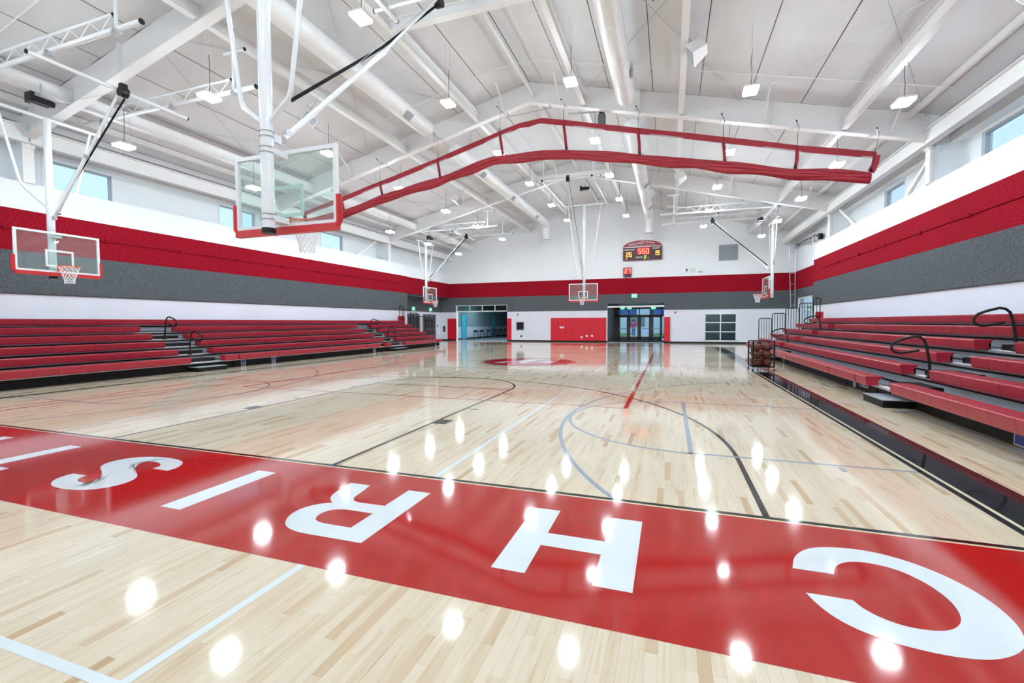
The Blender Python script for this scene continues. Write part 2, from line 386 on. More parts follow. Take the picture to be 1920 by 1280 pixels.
# S: centre line runs from lower end to upper end, two edges
S_l = smooth([(.07,-.72),(.07,-.64),(0,-.585),(-.13,-.545),(-.27,-.565),(-.365,-.63),(-.36,-.70),(-.30,-.75),(-.18,-.795),(0,-.84),(.17,-.915),(.27,-1.01),(.305,-1.12),(.28,-1.23),(.20,-1.32),(.05,-1.385),(-.14,-1.40),(-.32,-1.375),(-.46,-1.29),(-.525,-1.19),(-.53,-1.09)])
S_r = smooth([(.30,-.72),(.305,-.62),(.21,-.49),(.08,-.42),(-.14,-.39),(-.40,-.42),(-.57,-.52),(-.63,-.66),(-.60,-.78),(-.50,-.88),(-.30,-.955),(-.10,-1.01),(.02,-1.065),(.065,-1.13),(.05,-1.19),(-.02,-1.225),(-.15,-1.235),(-.25,-1.205),(-.305,-1.15),(-.32,-1.085)])
Ss = band_pairs(resample(S_l, 90), resample(S_r, 90))
R_out = smooth([(3.21,-1.385),(2.9,-1.39),(2.72,-1.395),(2.61,-1.385),(2.50,-1.345),(2.42,-1.27),(2.365,-1.16),(2.36,-1.06),(2.39,-.97),(2.46,-.895),(2.53,-.86)])
R_in = smooth([(2.98,-1.21),(2.8,-1.212),(2.71,-1.21),(2.64,-1.19),(2.60,-1.14),(2.585,-1.08),(2.60,-1.01),(2.65,-.965),(2.73,-.943)])
Rs = [rect(2.985,-1.385,3.21,-.405)] + band_pairs(resample(R_out, 50), resample(R_in, 50)) + [[(2.53,-.86),(2.73,-.943),(2.985,-.94),(2.985,-.78),(2.72,-.785),(2.6,-.83)]]
R_l0 = smooth([(2.53,-.87),(2.44,-.80),(2.385,-.70),(2.37,-.57),(2.35,-.41)]); R_l1 = smooth([(2.76,-.79),(2.66,-.77),(2.615,-.70),(2.60,-.55),(2.57,-.41)])
Rs += band_pairs(resample(R_l0, 24), resample(R_l1, 24))
def As(x): # capital A centred at x, top at -1.385
    return [[(x-.12,-1.385),(x+.12,-1.385),(x+.47,-.41),(x+.23,-.41)], [(x-.12,-1.385),(x+.12,-1.385),(x-.23,-.41),(x-.47,-.41)], rect(x-.25,-.76,x+.25,-.60)]
def Ns(x): return [rect(x-.42,-1.385,x-.2,-.41), rect(x+.2,-1.385,x+.42,-.41), [(x+.42,-1.385),(x+.17,-1.385),(x-.42,-.41),(x-.17,-.41)]]
letters = [('C', Cs), ('H', Hs), ('R', Rs), ('I', Is), ('S', Ss), ('T', Ts), ('I', [shift(p, -4.53) for p in Is]), ('A', As(-4.75)), ('N', Ns(-6.3))]
for nm, ps in letters:
    paint('painted_letter', ps, 'white_paint', .0013, 'white painted letter %s' % nm)
    paint('painted_letter', [[(-x+.04, my(y)) for x, y in p] for p in ps], 'white_paint', .0013)
# black sidelines and the wide black band on the right
paint('sideline', [rect(7.62, -.05, 7.68, my(-.05))], 'black_paint', .0019, 'black right sideline')
paint('sideline_edge', [rect(7.68, -.02, 7.715, my(-.02))], 'cream', .0018)
paint('wide_band', [rect(7.715, -.05, 8.16, my(-.05))], 'black_paint', .0019, 'wide black band beside right sideline')
paint('sideline', [rect(-7.90, -.05, -7.76, my(-.05))], 'black_paint', .001, 'black left sideline')
# main keys and three point lines
def key(e, tag):
    P = [rect(-1.83, e(0), -1.78, e(5.79)), rect(1.78, e(0), 1.83, e(5.79)), rect(-1.78, e(5.765), 1.78, e(5.815))]
    P += [mapp(q, e) for q in arc(0, 5.79, 1.78, 1.83, 0, 180)]
    P += [rect(1.83, e(2.13), 2.03, e(2.44)), rect(-2.03, e(2.13), -1.83, e(2.44))]
    for yy in (3.35, 4.25, 5.15): P += [rect(1.86, e(yy), 2.06, e(yy+.045)), rect(-2.06, e(yy), -1.86, e(yy+.045))]
    paint('key_line', P, 'black_paint', .001, 'black key lines at the %s hoop' % tag)
    P = [rect(5.93, e(0), 5.98, e(1.54)), rect(-5.98, e(0), -5.93, e(1.54))] + [mapp(q, e) for q in arc(0, 1.54, 5.93, 5.98, 0, 180, 96)]
    paint('three_point_line', P, 'black_paint', .001, 'black three point arc at the %s hoop' % tag)
key(lambda y: y, 'near'); key(my, 'far')
# grey-blue side court lines
def side(sx, yc, tag):
    X = lambda x: XC + sx*(x-XC)
    P = [rect(X(5.44), yc-1.80, X(8.1), yc-1.75), rect(X(5.44), yc+1.75, X(8.1), yc+1.80), rect(X(5.44), yc-1.8, X(5.50), yc+1.8)]
    A = arc(5.49, yc, 1.76, 1.81, 90, 270) + arc(9.63, yc, 5.94, 5.99, 100, 242, 96)
    P += [[(X(x), y) for x, y in q] for q in A]
    for d in (6.9, 7.7): P += [rect(X(d), yc-2.0, X(d+.05), yc-1.84), rect(X(d), yc+1.84, X(d+.05), yc+2.0)]
    P = [[(min(max(x, -9.2), 9.3), min(max(y, 0), 2*CY)) for x, y in q] for q in P]
    paint('side_court_line', P, 'blue_paint', .0011, 'grey blue arcs and key of the %s side court' % tag)
side(1, 3.45, 'near right'); side(-1, 3.45, 'near left'); side(1, my(3.45), 'far right'); side(-1, my(3.45), 'far left')
paint('side_court_block', [rect(8.79, 5.29, 9.1, 5.45)], 'blue_paint', .0012)
# white cross court volleyball lines
Wl = []
for y0, y1 in ((-2.77, 6.22), (8.78, 17.22), (my(6.22), my(-2.77))):
    for y in (y0, y1): Wl.append((rect(-9.0, y-.025, 9.1, y+.025)))
    for x in (-3.04, 3.04):
        a, b = max(y0, -99), y1
        segs = [(a, b)]
        if y0 < -1.8: segs = [(y0, -1.742), (0, y1)]
        if y1 > 27.8: segs = [(y0, my(0)), (my(-1.742), y1)]
        for s0, s1 in segs: Wl.append(rect(x-.025, s0, x+.025, s1))
    for x in (9.1, -9.0): Wl.append(rect(x-.025, max(y0, 0), x+.025, min(y1, 26)))
paint('volleyball_line', Wl, 'white_paint', .0012, 'thin white cross court lines')
# red main volleyball court
Rl = [rect(4.45, 4.29, 4.53, 21.7), rect(-4.53, 4.29, -4.45, 21.7), rect(-4.5, 4.27, 4.5, 4.31), rect(-4.5, 21.68, 4.5, 21.72), rect(-4.5, 9.98, 4.5, 10.02), rect(-4.5, 15.98, 4.5, 16.02)]
paint('red_court_line', Rl, 'redline', .0014, 'red volleyball court outline')
paint('red_side_line', [rect(-6.32, .1, -6.28, my(.1)), rect(-7.8, CY-.025, 7.6, CY+.025)], 'redline', .0011)
# centre logo
disc = [(XC-.02+1.72*math.cos(2*PI*i/64), CY+.02+1.72*math.sin(2*PI*i/64)) for i in range(64)]
paint('centre_disc', [disc], 'red_paint', .0016, 'red painted centre circle'); paint('centre_ring', arc(XC-.02, CY+.02, 1.78, 1.83, 0, 360, 72), 'black_paint', .0016)
lg = [[(-1.12,12.22),(-.9,12.95),(-.62,12.95),(-.8,12.5),(-.6,12.22)], [(-.62,12.95),(-.9,12.95),(-.45,13.15),(-.30,13.75),(-.18,14.1),(1.0,14.35),(1.02,13.95),(.2,13.75),(.05,13.3)],
      [(-.45,13.15),(.05,13.3),(.35,13.0),(1.02,13.35),(1.0,12.72),(.6,12.85),(.1,12.98),(.12,12.4),(-.24,12.16),(-.15,12.6)], [(.35,13.35),(1.02,13.75),(1.02,13.45),(.4,13.12)]]
paint('centre_emblem', lg, 'white_paint', .002, 'white emblem in the centre circle')

# ================================================================ WALLS
def holes_wall(u0, u1, z0, z1, holes, fn, g=None):
    """boxes of a wall in the (u,z) plane around rectangular holes; fn(u,z)->both corners by side"""
    g = g or M()
    us = sorted({u0, u1, *[h[0] for h in holes], *[h[1] for h in holes]}); us = [u for u in us if u0 <= u <= u1]
    for a, b in zip(us[:-1], us[1:]):
        zs = sorted([(h[2], h[3]) for h in holes if h[0] <= a+1e-6 and h[1] >= b-1e-6])
        z = z0
        for h0, h1 in zs:
            if h0 > z+1e-6: g.box(fn(a, z, 0), fn(b, h0, 1))
            z = max(z, h1)
        if z < z1-1e-6: g.box(fn(a, z, 0), fn(b, z1, 1))
    return g
# left wall: thick lower wall, outer clerestory wall with windows, recess at the far end
winL = [(-1.1, .7), (4.92, 6.74), (10.78, 12.58), (16.88, 18.64), (23.6, 25.0)]
winR = [(-1.3, .5), (4.3, 6.1), (10.4, 12.2), (16.55, 18.2)]
g = M().box((XL, -5.2, Z1), (-OUT, 24.3, PAR)).box((-12.55, 24.3, Z2), (-OUT, YF, PAR))
holes_wall(-5.2, YF, PAR, 7.62, [(a, b, 5.62, 6.65) for a, b in winL[:4]], lambda u, z, s: ((-OUT, u, z) if s == 0 else (-OUT-.22, u, z)), g)
wl = struct('wall_left', g, 'wall_white')
part('lower_wall', M().box((XL, -5.2, 0), (-OUT, 24.3, Z1)).box((-13.52, 24.3, 0), (-13.7, YF, Z1)).box((-OUT, 24.3-.02, 0), (-13.6, 24.3, Z2)), 'wall_low', wl)
part('recess_panel', M().box((-13.52, 24.3, Z1), (-13.7, YF, Z2)).box((-13.4, 24.3, Z2), (-12.5, YF, Z2-.01)), 'grey_panel', wl)
doorR_h = (27.0, 30.2, 0, 3.06)
g = M().box((XR, -5.2, Z1), (OUT, 24.53, PAR))
holes_wall(-5.2, 24.53, PAR, 7.62, [(a, b, 5.62, 6.65) for a, b in winR], lambda u, z, s: ((OUT, u, z) if s == 0 else (OUT+.22, u, z)), g)
holes_wall(24.53, YF, 0, 7.62, [doorR_h], lambda u, z, s: ((13.06, u, z) if s == 0 else (13.4, u, z)), g)
wr = struct('wall_right', g, 'wall_white')
part('lower_wall', M().box((XR, -5.2, 0), (OUT, 24.53, Z1)), 'wall_low', wr)
# far wall
opnL = (-11.95, -7.34, 0, 2.97); opnD = (.72, 4.80, 0, 2.92); opnW = (7.52, 9.60, .17, 2.12); opnB = (-6.53, -5.93, .93, 1.54)
FH = [opnL, opnD, opnW, opnB]
fnF = lambda u, z, s: (u, YF, z) if s == 0 else (u, YF+.18, z)
g = holes_wall(-13.7, 13.4, Z1, 7.3, FH, fnF)
g.prism([(-13.7, 7.3), (13.4, 7.3), (13.4, roof_z(13.4)+.1), (XC, roof_z(XC)+.1), (-13.7, roof_z(-13.7)+.1)], lambda u, v, d: (u, YF+d, v), 0, .18)
wf = struct('wall_far', g, 'wall_white')
part('lower_wall', holes_wall(-13.7, 13.4, 0, Z1, FH, fnF), 'wall_low', wf)
g = M().prism([(-13.7, 0), (13.4, 0), (13.4, roof_z(13.4)+.1), (XC, roof_z(XC)+.1), (-13.7, roof_z(-13.7)+.1)], lambda u, v, d: (u, YN+d, v), 0, -.2)
wn = struct('wall_near', g, 'wall_white')
# acoustic fibre panels, 2.44 m long, thin grooves between
def side_panels(parent, X, dirn, y0, y1, z0, z1, m, off, name):
    y = y0; k = 0; ed = [y0]
    t = off
    while t <= y0+.05: t += 2.44
    while t < y1-.05: ed.append(t); t += 2.44
    ed.append(y1)
    for a, b in zip(ed[:-1], ed[1:]):
        part(name, M().box((X, a+.002, z0+.001), (X+dirn*.03, b-.002, z1-.001)), m, parent)
side_panels(wl, XL, 1, -5.2, 24.3, Z2, Z3, 'red_panel', 5.16-2.44*4, 'red_acoustic_panel')
side_panels(wl, XL, 1, -5.2, 24.3, Z1, Z2, 'grey_panel', 3.96-2.44*3, 'grey_acoustic_panel')
side_panels(wl, -12.55, 1, 24.3, YF, Z2, Z3, 'red_panel', 5.16, 'red_acoustic_panel')
side_panels(wr, XR, -1, -5.2, 24.53, Z2, Z3, 'red_panel', 9.93-2.44*6, 'red_acoustic_panel')
side_panels(wr, XR, -1, -5.2, 24.53, Z1, Z2, 'grey_panel', 10.76-2.44*6, 'grey_acoustic_panel')
side_panels(wr, 13.06, -1, 24.53, YF, Z2, Z3, 'red_panel', 25.5, 'red_acoustic_panel')
g = M().box((13.06, 24.53, Z1), (13.03, 27.0, Z2)).box((13.06, 27.0, 3.06), (13.03, 30.2, Z2)).box((13.06, 30.2, Z1), (13.03, YF, Z2))
part('grey_acoustic_panel', g, 'grey_panel', wr)
for z0, z1, m, nm, off in ((Z2, Z3, 'red_panel', 'red_acoustic_panel', 0), (Z1, Z2, 'grey_panel', 'grey_acoustic_panel', 1.22)):
    xa = -12.7 if z0 == Z2 else -13.5
    ed = [xa] + [x for x in [-12.9+off+2.44*i for i in range(1, 12)] if x < 12.9] + [13.06]
    for a, b in zip(ed[:-1], ed[1:]):
        g = M()
        hs = [h for h in (opnL, opnD) if h[3] > z0]
        cutsx = sorted({a, b, *[u for h in hs for u in h[:2] if a < u < b]})
        for c, d in zip(cutsx[:-1], cutsx[1:]):
            zz = z0
            for h in hs:
                if h[0] <= c+1e-6 and h[1] >= d-1e-6: zz = h[3]
            g.box((c+(.002 if c == a else 0), YF, zz+.001), (d-(.002 if d == b else 0), YF-.03, z1-.001))
        part(nm, g, m, wf)
        if z0 == Z1:
            gb = M(); gb.v = [(x, YF-.018*(y < YF-.001), z) for x, y, z in g.v]; gb.f = g.f
            gb.v = [(x+(-.003 if abs(x-a) < .004 else (.003 if abs(x-b) < .004 else 0)), y, z) for x, y, z in gb.v]; part('panel_backing', gb, 'seam', wf)
g = M().box((XL, -5.2, Z2), (XL+.018, 24.3, Z3)); part('panel_backing', g, 'red_panel', wl)
part('panel_backing', M().box((XL, -5.2, Z1), (XL+.018, 24.3, Z2)), 'seam', wl)
part('panel_backing', M().box((XR, -5.2, Z2), (XR-.018, 24.53, Z3)), 'red_panel', wr); part('panel_backing', M().box((XR, -5.2, Z1), (XR-.018, 24.53, Z2)), 'seam', wr)
part('panel_backing', M().box((-12.7, YF, Z2), (13.03, YF-.018, Z3)), 'red_panel', wf)
# dark strips painted as the shadow under the grey panels
part('panel_shadow_strip', M().box((XL, -5.2, Z1-.02), (XL+.035, 24.3, Z1+.003)), 'seam', wl)
part('panel_shadow_strip', M().box((XR, -5.2, Z1-.02), (XR-.035, 24.53, Z1+.003)), 'seam', wr)
# baseboards
g = M()
for a, b in ((-13.5, -11.95), (-7.34, .72), (4.8, 13.06)): g.box((a, YF, 0), (b, YF-.02, .11))
struct('baseboard_far', g, 'blackbase')
struct('baseboard_left', M().box((-13.52, 24.3, 0), (-13.50, YF, .11)), 'blackbase')
struct('baseboard_right', M().box((13.06, 24.53, 0), (13.04, 27.0, .11)), 'blackbase')
# clerestory windows
k = 0
for X, d, ws in ((-OUT, -1, winL[:4]), (OUT, 1, winR)):
    for a, b in ws:
        k += 1; g = M()
        x0, x1 = X+d*.06, X+d*.14
        g.box((x0, a, 5.67), (x1, a+.05, 6.6)).box((x0, b-.05, 5.67), (x1, b, 6.6)).box((x0, a, 6.6), (x1, b, 6.65)).box((x0, a, 5.62), (x1, b, 5.67))
        wo = struct('window_%d' % k, g, 'frame_g')
        part('pane', M().box((X+d*.095, a+.05, 5.67), (X+d*.105, b-.05, 6.6)), 'winglass', wo)
        part('window_trim', M().box((X-d*.0, a-.07, 5.62), (X-d*.02, a, 6.72)).box((X, b, 5.62), (X-d*.02, b+.07, 6.72)), 'wall_white', wo)
# fins beside each frame, from the inner wall out to the clerestory wall
for y in FR:
    for X0, X1 in ((XL, -OUT), (XR, OUT)):
        struct('trim_%d' % (FR.index(y)*2+(1 if X0 < 0 else 2)), M().box((X0, y-.04, PAR), (X1, y+.04, 7.5)), 'wall_white')
struct('trim_7', M().box((-12.9, -5.2, 6.74), (-OUT, YF, 6.95)), 'steel'); struct('trim_8', M().box((12.9, -5.2, 6.74), (OUT, 24.5, 6.95)), 'steel')

# ================================================================ CEILING
g = M()
for s in (-1, 1):
    g.prism([(XC, roof_z(XC)+.05), (XC+s*13.7, roof_z(XC+s*13.7)+.05), (XC+s*13.7, roof_z(XC+s*13.7)+.2), (XC, roof_z(XC)+.2)], lambda u, v, d: (u, d, v), YN-.3, YF+.3)
ce = struct('ceiling', g, 'roof_gap')
ybays = [YN] + FR + [YF]
for s in (-1, 1):
    for i in range(9):
        xa, xb = XC+s*(i*1.51), XC+s*((i+1)*1.51)
        for b0, b1 in zip(ybays[:-1], ybays[1:]):
            e = .008 if i % 2 else .014
            a_, c_ = xa+s*e, xb-s*e
            gg = M(); sag = .03
            n = 6
            for q in range(n):
                u0, u1 = a_+(c_-a_)*q/n, a_+(c_-a_)*(q+1)/n
                s0, s1 = -sag*math.sin(PI*q/n), -sag*math.sin(PI*(q+1)/n)
                gg.add([(u0, b0+.01, roof_z(u0)+s0), (u1, b0+.01, roof_z(u1)+s1), (u1, b1-.01, roof_z(u1)+s1), (u0, b1-.01, roof_z(u0)+s0)], [(0, 1, 2, 3) if s < 0 else (3, 2, 1, 0)])
            part('ceiling_panel', gg, 'roof', ce, smooth=True)

# ---- main steel frames
for i, y in enumerate(FR):
    lab = ('white steel roof frame across the hall nearest the camera', 'white steel roof frame right behind the red divider curtain', 'white steel roof frame farthest down the hall')[i]
    t = thing('roof_frame', lab, 'steel frame', (XC, y, PAR), 'gabled roof frames')
    for s, X in ((-1, XL+.0), (1, XR)):
        xo = XC+s*12.95; d = 1
        # rafter: web and two flanges following the slopes
        w_ = M(); w_.prism([(XC, fl_z(XC)+.03), (X, fl_z(X)+.03), (X, roof_z(X)-.03), (XC, roof_z(XC)-.03)], lambda u, v, dd: (u, y+dd, v), -.012, .012)
        part('rafter_web', w_, 'steel', t)
        f_ = M(); f_.bar((XC, y, fl_z(XC)+.015), (X, y, fl_z(X)+.015), .26, .03)
        part('bottom_flange', f_, 'steel', t)
        f_ = M()
        for q in (.33, .66):
            xq = XC + (X-XC)*q; f_.box((xq-.01, y-.12, fl_z(xq)+.03), (xq+.01, y+.12, roof_z(xq)-.03))
        part('stiffener', f_, 'steel', t)
        c_ = M(); c_.box((X-s*.0, y-.13, PAR), (X-s*.03, y+.13, fl_z(X)+.0)).box((X-s*.03, y-.012, PAR), (X-s*.30, y+.012, fl_z(X-s*.3)) if False else (X, y+.012, fl_z(X)))
        part('column', M().box((X+s*.02, y-.13, PAR), (X-s*.05, y+.13, fl_z(X)+.25)), 'steel', t)
        for dx in ((-8.1, -4.1, -1.0) if s < 0 else (1.2, 3.9, 8.0, 11.4)):
            if i: part('flange_brace', M().bar((XC+dx, y-1.0, roof_z(XC+dx)-.05), (XC+dx, y-.08, fl_z(XC+dx)+.06), .05, .05), 'steel', t)
        pl = M().box((X-s*.05, y-.15, fl_z(X)-.24), (X-s*.08, y+.15, fl_z(X)+.02))
        for zz in (.06, .16):
            for yy in (-.08, .08): pl.cyl((X-s*.08, y+yy, fl_z(X)-zz), (X-s*.10, y+yy, fl_z(X)-zz), .018, 6)
        part('knee_plate', pl, 'steel', t)
# ---- longitudinal roof beams
bx = [-10.2, -5.35, -2.05, 2.15, 5.5, 10.25]
nm = ['leftmost', 'second from the left', 'third from the left', 'third from the right', 'second from the right', 'rightmost']
for x, n_ in zip(bx, nm):
    t = thing('roof_beam', 'white steel beam along the hall under the roof, %s of six' % n_, 'steel beam', (x, CY, fl_z(x)), 'long roof beams')
    for a, b in zip(ybays[:-1], ybays[1:]):
        part('beam_section', M().ibeam((x, a+.02, fl_z(x)+.24), (x, b-.02, fl_z(x)+.24), .17, .36, .02, .014), 'steel', t)
for X, n_ in ((XL+.12, 'left'), (XR-.12, 'right')):
    t = thing('eave_beam', 'deep white steel beam along the top of the %s wall' % n_, 'steel beam', (X, CY, 6.68), 'eave beams')
    for a, b in zip(ybays[:-1], ybays[1:]):
        part('beam_section', M().ibeam((X, a+.03, 6.93), (X, b-.03, 6.93), .22, .46, .025, .016), 'steel', t)
# inner purlin boards near the eaves
for s in (-1, 1):
    for q, (xx, ) in enumerate(((12.75,), (11.9,))):
        x = XC+s*xx
        single('eave_purlin', M().box((x-.04, YN, roof_z(x)-.22), (x+.04, YF, roof_z(x)-.04)), 'steel', 'thin white purlin above the %s eave beam, %s one' % ('left' if s < 0 else 'right', 'outer' if q == 0 else 'inner'), 'purlin', 'eave purlins')
# knee struts (slanting) above the side walls
def strut(a, b, lab): single('wind_brace', M().bar(a, b, .1, .1), 'steel', lab, 'brace', 'slanting eave braces')
strut((-12.5, 19.0, 5.6), (-12.5, 20.9, 6.72), 'slanting white brace on the left wall ledge before the far column')
strut((12.6, 13.0, 6.7), (12.6, 14.9, 5.6), 'slanting white brace right of the divider curtain end')
strut((12.6, 21.2, 6.7), (12.6, 19.2, 5.6), 'slanting white brace on the right wall ledge near the far column')
# struts between frame flange and purlins
k = 0
for y in FR[1:]:
    for x in (-8.2, -3.9, -.9, 1.3, 3.7, 8.0, 11.2):
        pass
# diagonal bracing rods under the liner
names = ['near', 'middle', 'far']
for bi, (b0, b1) in enumerate(zip(ybays[:-1][1:], ybays[1:][1:])):
    for s, sn in ((-1, 'left'), (1, 'right')):
        for (xa, xb, en) in ((2.2, 7.3, 'upper'), (7.3, 12.3, 'lower')):
            A = XC+s*xa; B = XC+s*xb
            t = thing('bracing_rods', 'thin crossed rods under the %s %s roof slope, %s bay' % (en, sn, names[bi]), 'brace', (A, b0, roof_z(A)-.1), 'crossed roof rods')
            part('rod', M().cyl((A, b0, roof_z(A)-.1), (B, b1, roof_z(B)-.1), .010, 5), 'galv', t)
            part('rod', M().cyl((A, b1, roof_z(A)-.1), (B, b0, roof_z(B)-.1), .010, 5), 'galv', t)
# conduits across the roof
for y, lab in ((2.4, 'nearest'), (11.3, 'before the curtain'), (20.4, 'beyond the curtain'), (29.0, 'near the far wall')):
    g = M().tube([(XL+.3, y, roof_z(XL+.3)-.16), (XC-1, y, roof_z(1)-.16), (XC-.9, y, roof_z(1)-.1), (XC+1, y, roof_z(1)-.1), (XC+1.1, y, roof_z(1)-.16), (XR-.3, y, roof_z(XR-.3)-.16)], .016, 6)
    single('roof_conduit', g, 'steel', 'thin white conduit crossing under the roof, %s' % lab, 'conduit', 'roof conduits')
single('ridge_pipe', M().cyl((.22, YN, 10.15), (.22, YF, 10.15), .06, 12), 'pipe', 'white round pipe running along under the roof ridge', 'pipe', smooth=True)
# cross headers between the ridge beams where hoop gear hangs
for y, lab in ((7.0, 'nearer'), (21.2, 'farther')):
    single('header_beam', M().ibeam((-2.05, y, 9.55), (2.15, y, 9.55), .2, .3), 'steel', 'short white cross beam under the ridge, the %s one' % lab, 'steel beam', 'ridge cross beams')

# ---- ducts
def duct(pts, r, lab, vents, bands):
    t = thing('air_duct', lab, 'duct', pts[0], 'round air ducts')
    part('duct_shell', M().tube(pts, r, 28), 'duct', t, smooth=True)
    r = max(r) if isinstance(r, list) else r
    for (x, y, z, sx) in bands:
        part('band', M().tube([(x, y-.012, z), (x, y+.012, z)], r+.008, 28), 'duct', t, smooth=True)
    for (x, y, z, ang) in vents:
        c, s_ = math.cos(ang), math.sin(ang); R_ = r+.01
        ctr = Vector((x+R_*c, y, z+R_*s_)); tn = Vector((-s_, 0, c)); nr = Vector((c, 0, s_))
        gq = M()
        P = [ctr+tn*(i*.14)+Vector((0, j*.2, 0))+nr*k for k in (0, .02) for i, j in ((-1,-1),(1,-1),(1,1),(-1,1))]
        gq.add(P, [(0,3,2,1),(4,5,6,7),(0,1,5,4),(1,2,6,5),(2,3,7,6),(3,0,4,7)])
        v_ = part('vent', gq, 'vent', t)
        gq = M()
        for q in range(7):
            a0 = -.12+q*.04; c0 = ctr+tn*a0+nr*.024
            gq.bar(c0-Vector((0,.19,0)), c0+Vector((0,.19,0)), .016, .012)
        sub('louvre', gq, 'louvre_grey', v_)
ZD = 8.95
for sx, sn in ((-1, 'left'), (1, 'middle')):
    x = XC+sx*3.72
    ang = -.9 if sx < 0 else -.35
    duct([(x, YN+.1, ZD), (x, 11.75, ZD), (x, 11.85, ZD), (x, 11.9, ZD)], [.3, .3, .29, .24], 'fat white round duct, %s one before the curtain' % sn, [(x, 10.2, ZD, -PI/4 if sx < 0 else -.1), (x, 2.0, ZD, -PI/4)], [(x, y, ZD, 0) for y in (-2, 1.2, 4.4, 7.6, 9.4)])
    duct([(x, 14.3, ZD), (x, 29.2, ZD), (x, 29.5, ZD-.07), (x, 29.68, ZD-.25), (x, 29.75, ZD-.5), (x, 29.75, 7.75)], .3, 'white round duct bending down before the far wall, %s' % ('left one' if sx < 0 else 'one above the scoreboard'), [(x, 17, ZD, -PI/4), (x, 21.5, ZD, -PI/4), (x, 26.5, ZD, -PI/4)], [(x, y, ZD, 0) for y in (16, 19, 22.6, 25.4, 28)])

# ---- high bay lights
rows = [(-3.9, 'behind the camera'), (.55, 'above the near baseline'), (4.95, 'in the first row in view'), (9.25, 'in the row before the curtain'), (13.75, 'in the row just beyond the curtain'), (18.1, 'in the third row from the far wall'), (22.55, 'in the second row from the far wall'), (26.8, 'in the row nearest the far wall')]
cols = [(-9.55, 6.60, 'leftmost'), (-6.1, 7.45, 'second from the left'), (-1.45, 8.43, 'third from the left'), (2.45, 8.43, 'third from the right'), (7.1, 7.42, 'second from the right'), (10.3, 6.63, 'rightmost')]
proto = None
for y, rl in rows:
    for x, z, cl in cols:
        y_ = y
        if (rows.index((y, rl)), cl) in ((2, 'second from the left'), (2, 'second from the right')): x, y_, z = XC+(x-XC)*.93, 4.55, 7.17
        if (rows.index((y, rl)), cl) in ((6, 'second from the left'), (6, 'leftmost')): y_ = 22.3
        lab = 'bright rectangular LED light, %s %s' % (cl, rl)
        if proto is None:
            t = thing('high_bay_light', lab, 'light', (x, y_, z), 'high bay ceiling lights', local=True)
            part('housing', M().box((-.172, -.218, .0), (.172, .218, .04)), 'housing', t)
            part('diffuser', M().box((-.158, -.205, -.058), (.158, .205, -.001)), 'lamp', t)
            part('added_uplight', M().box((-.158, -.205, .041), (-.092, .205, .045)), 'uplight_fill', t); part('added_uplight', M().box((.092, -.205, .041), (.158, .205, .045)), 'uplight_fill', t)  # glowing strips added out of sight to brighten the roof liner
            part('cord', M().tube([(0, 0, .04), (.02, .01, .4), (.0, .03, .75), (.03, 0, 1.0)], .007, 5), 'black', t)
            for q in (-.15, .15): part('hanger', M().cyl((0, q, 0), (0, q, 1), .004, 4), 'galv', t)
            proto = t
        else: t = dup(proto, (x, y_, z), lab)
        for c in t.children:
            if c.name.startswith('hanger'): c.scale = (1, 1, roof_z(x)-z-.01)

# ---- speakers
for (x, y, z, s, lab) in ((5.8, 9.0, 8.5, -1, 'white loudspeaker hung at the right of the near roof'), (-6.3, 8.45, 8.4, 1, 'white loudspeaker hung left of the main hoop'), (-5.4, 18, 7.95, 1, 'white loudspeaker hung at the far left'), (5.6, 18, 7.95, -1, 'white loudspeaker hung beyond the curtain at right')):
    t = thing('loudspeaker', lab, 'speaker', (x, y, z), 'roof loudspeakers', rz=0, local=True); t.rotation_euler = (math.radians(-10), math.radians(35*s), 0)
    part('cabinet', M().prism([(-.2,-.3),(.2,-.18),(.2,.18),(-.2,.3)] if s < 0 else [(.2,-.3),(-.2,-.18),(-.2,.18),(.2,.3)], lambda u, v, d: (u, v, d), -.15, .15), 'plate', t)
    xg = -.21 if s < 0 else .21
    part('grille', M().box((xg, -.26, -.13), (xg-.01*s if s < 0 else xg+.01, .26, .13)), 'vent', t)
    part('bracket', M().tube([(0, -.2, .15), (0, -.2, .3), (0, .2, .3), (0, .2, .15)], .012, 5).cyl((0, 0, .3), (0, 0, .75), .012, 5), 'galv', t)

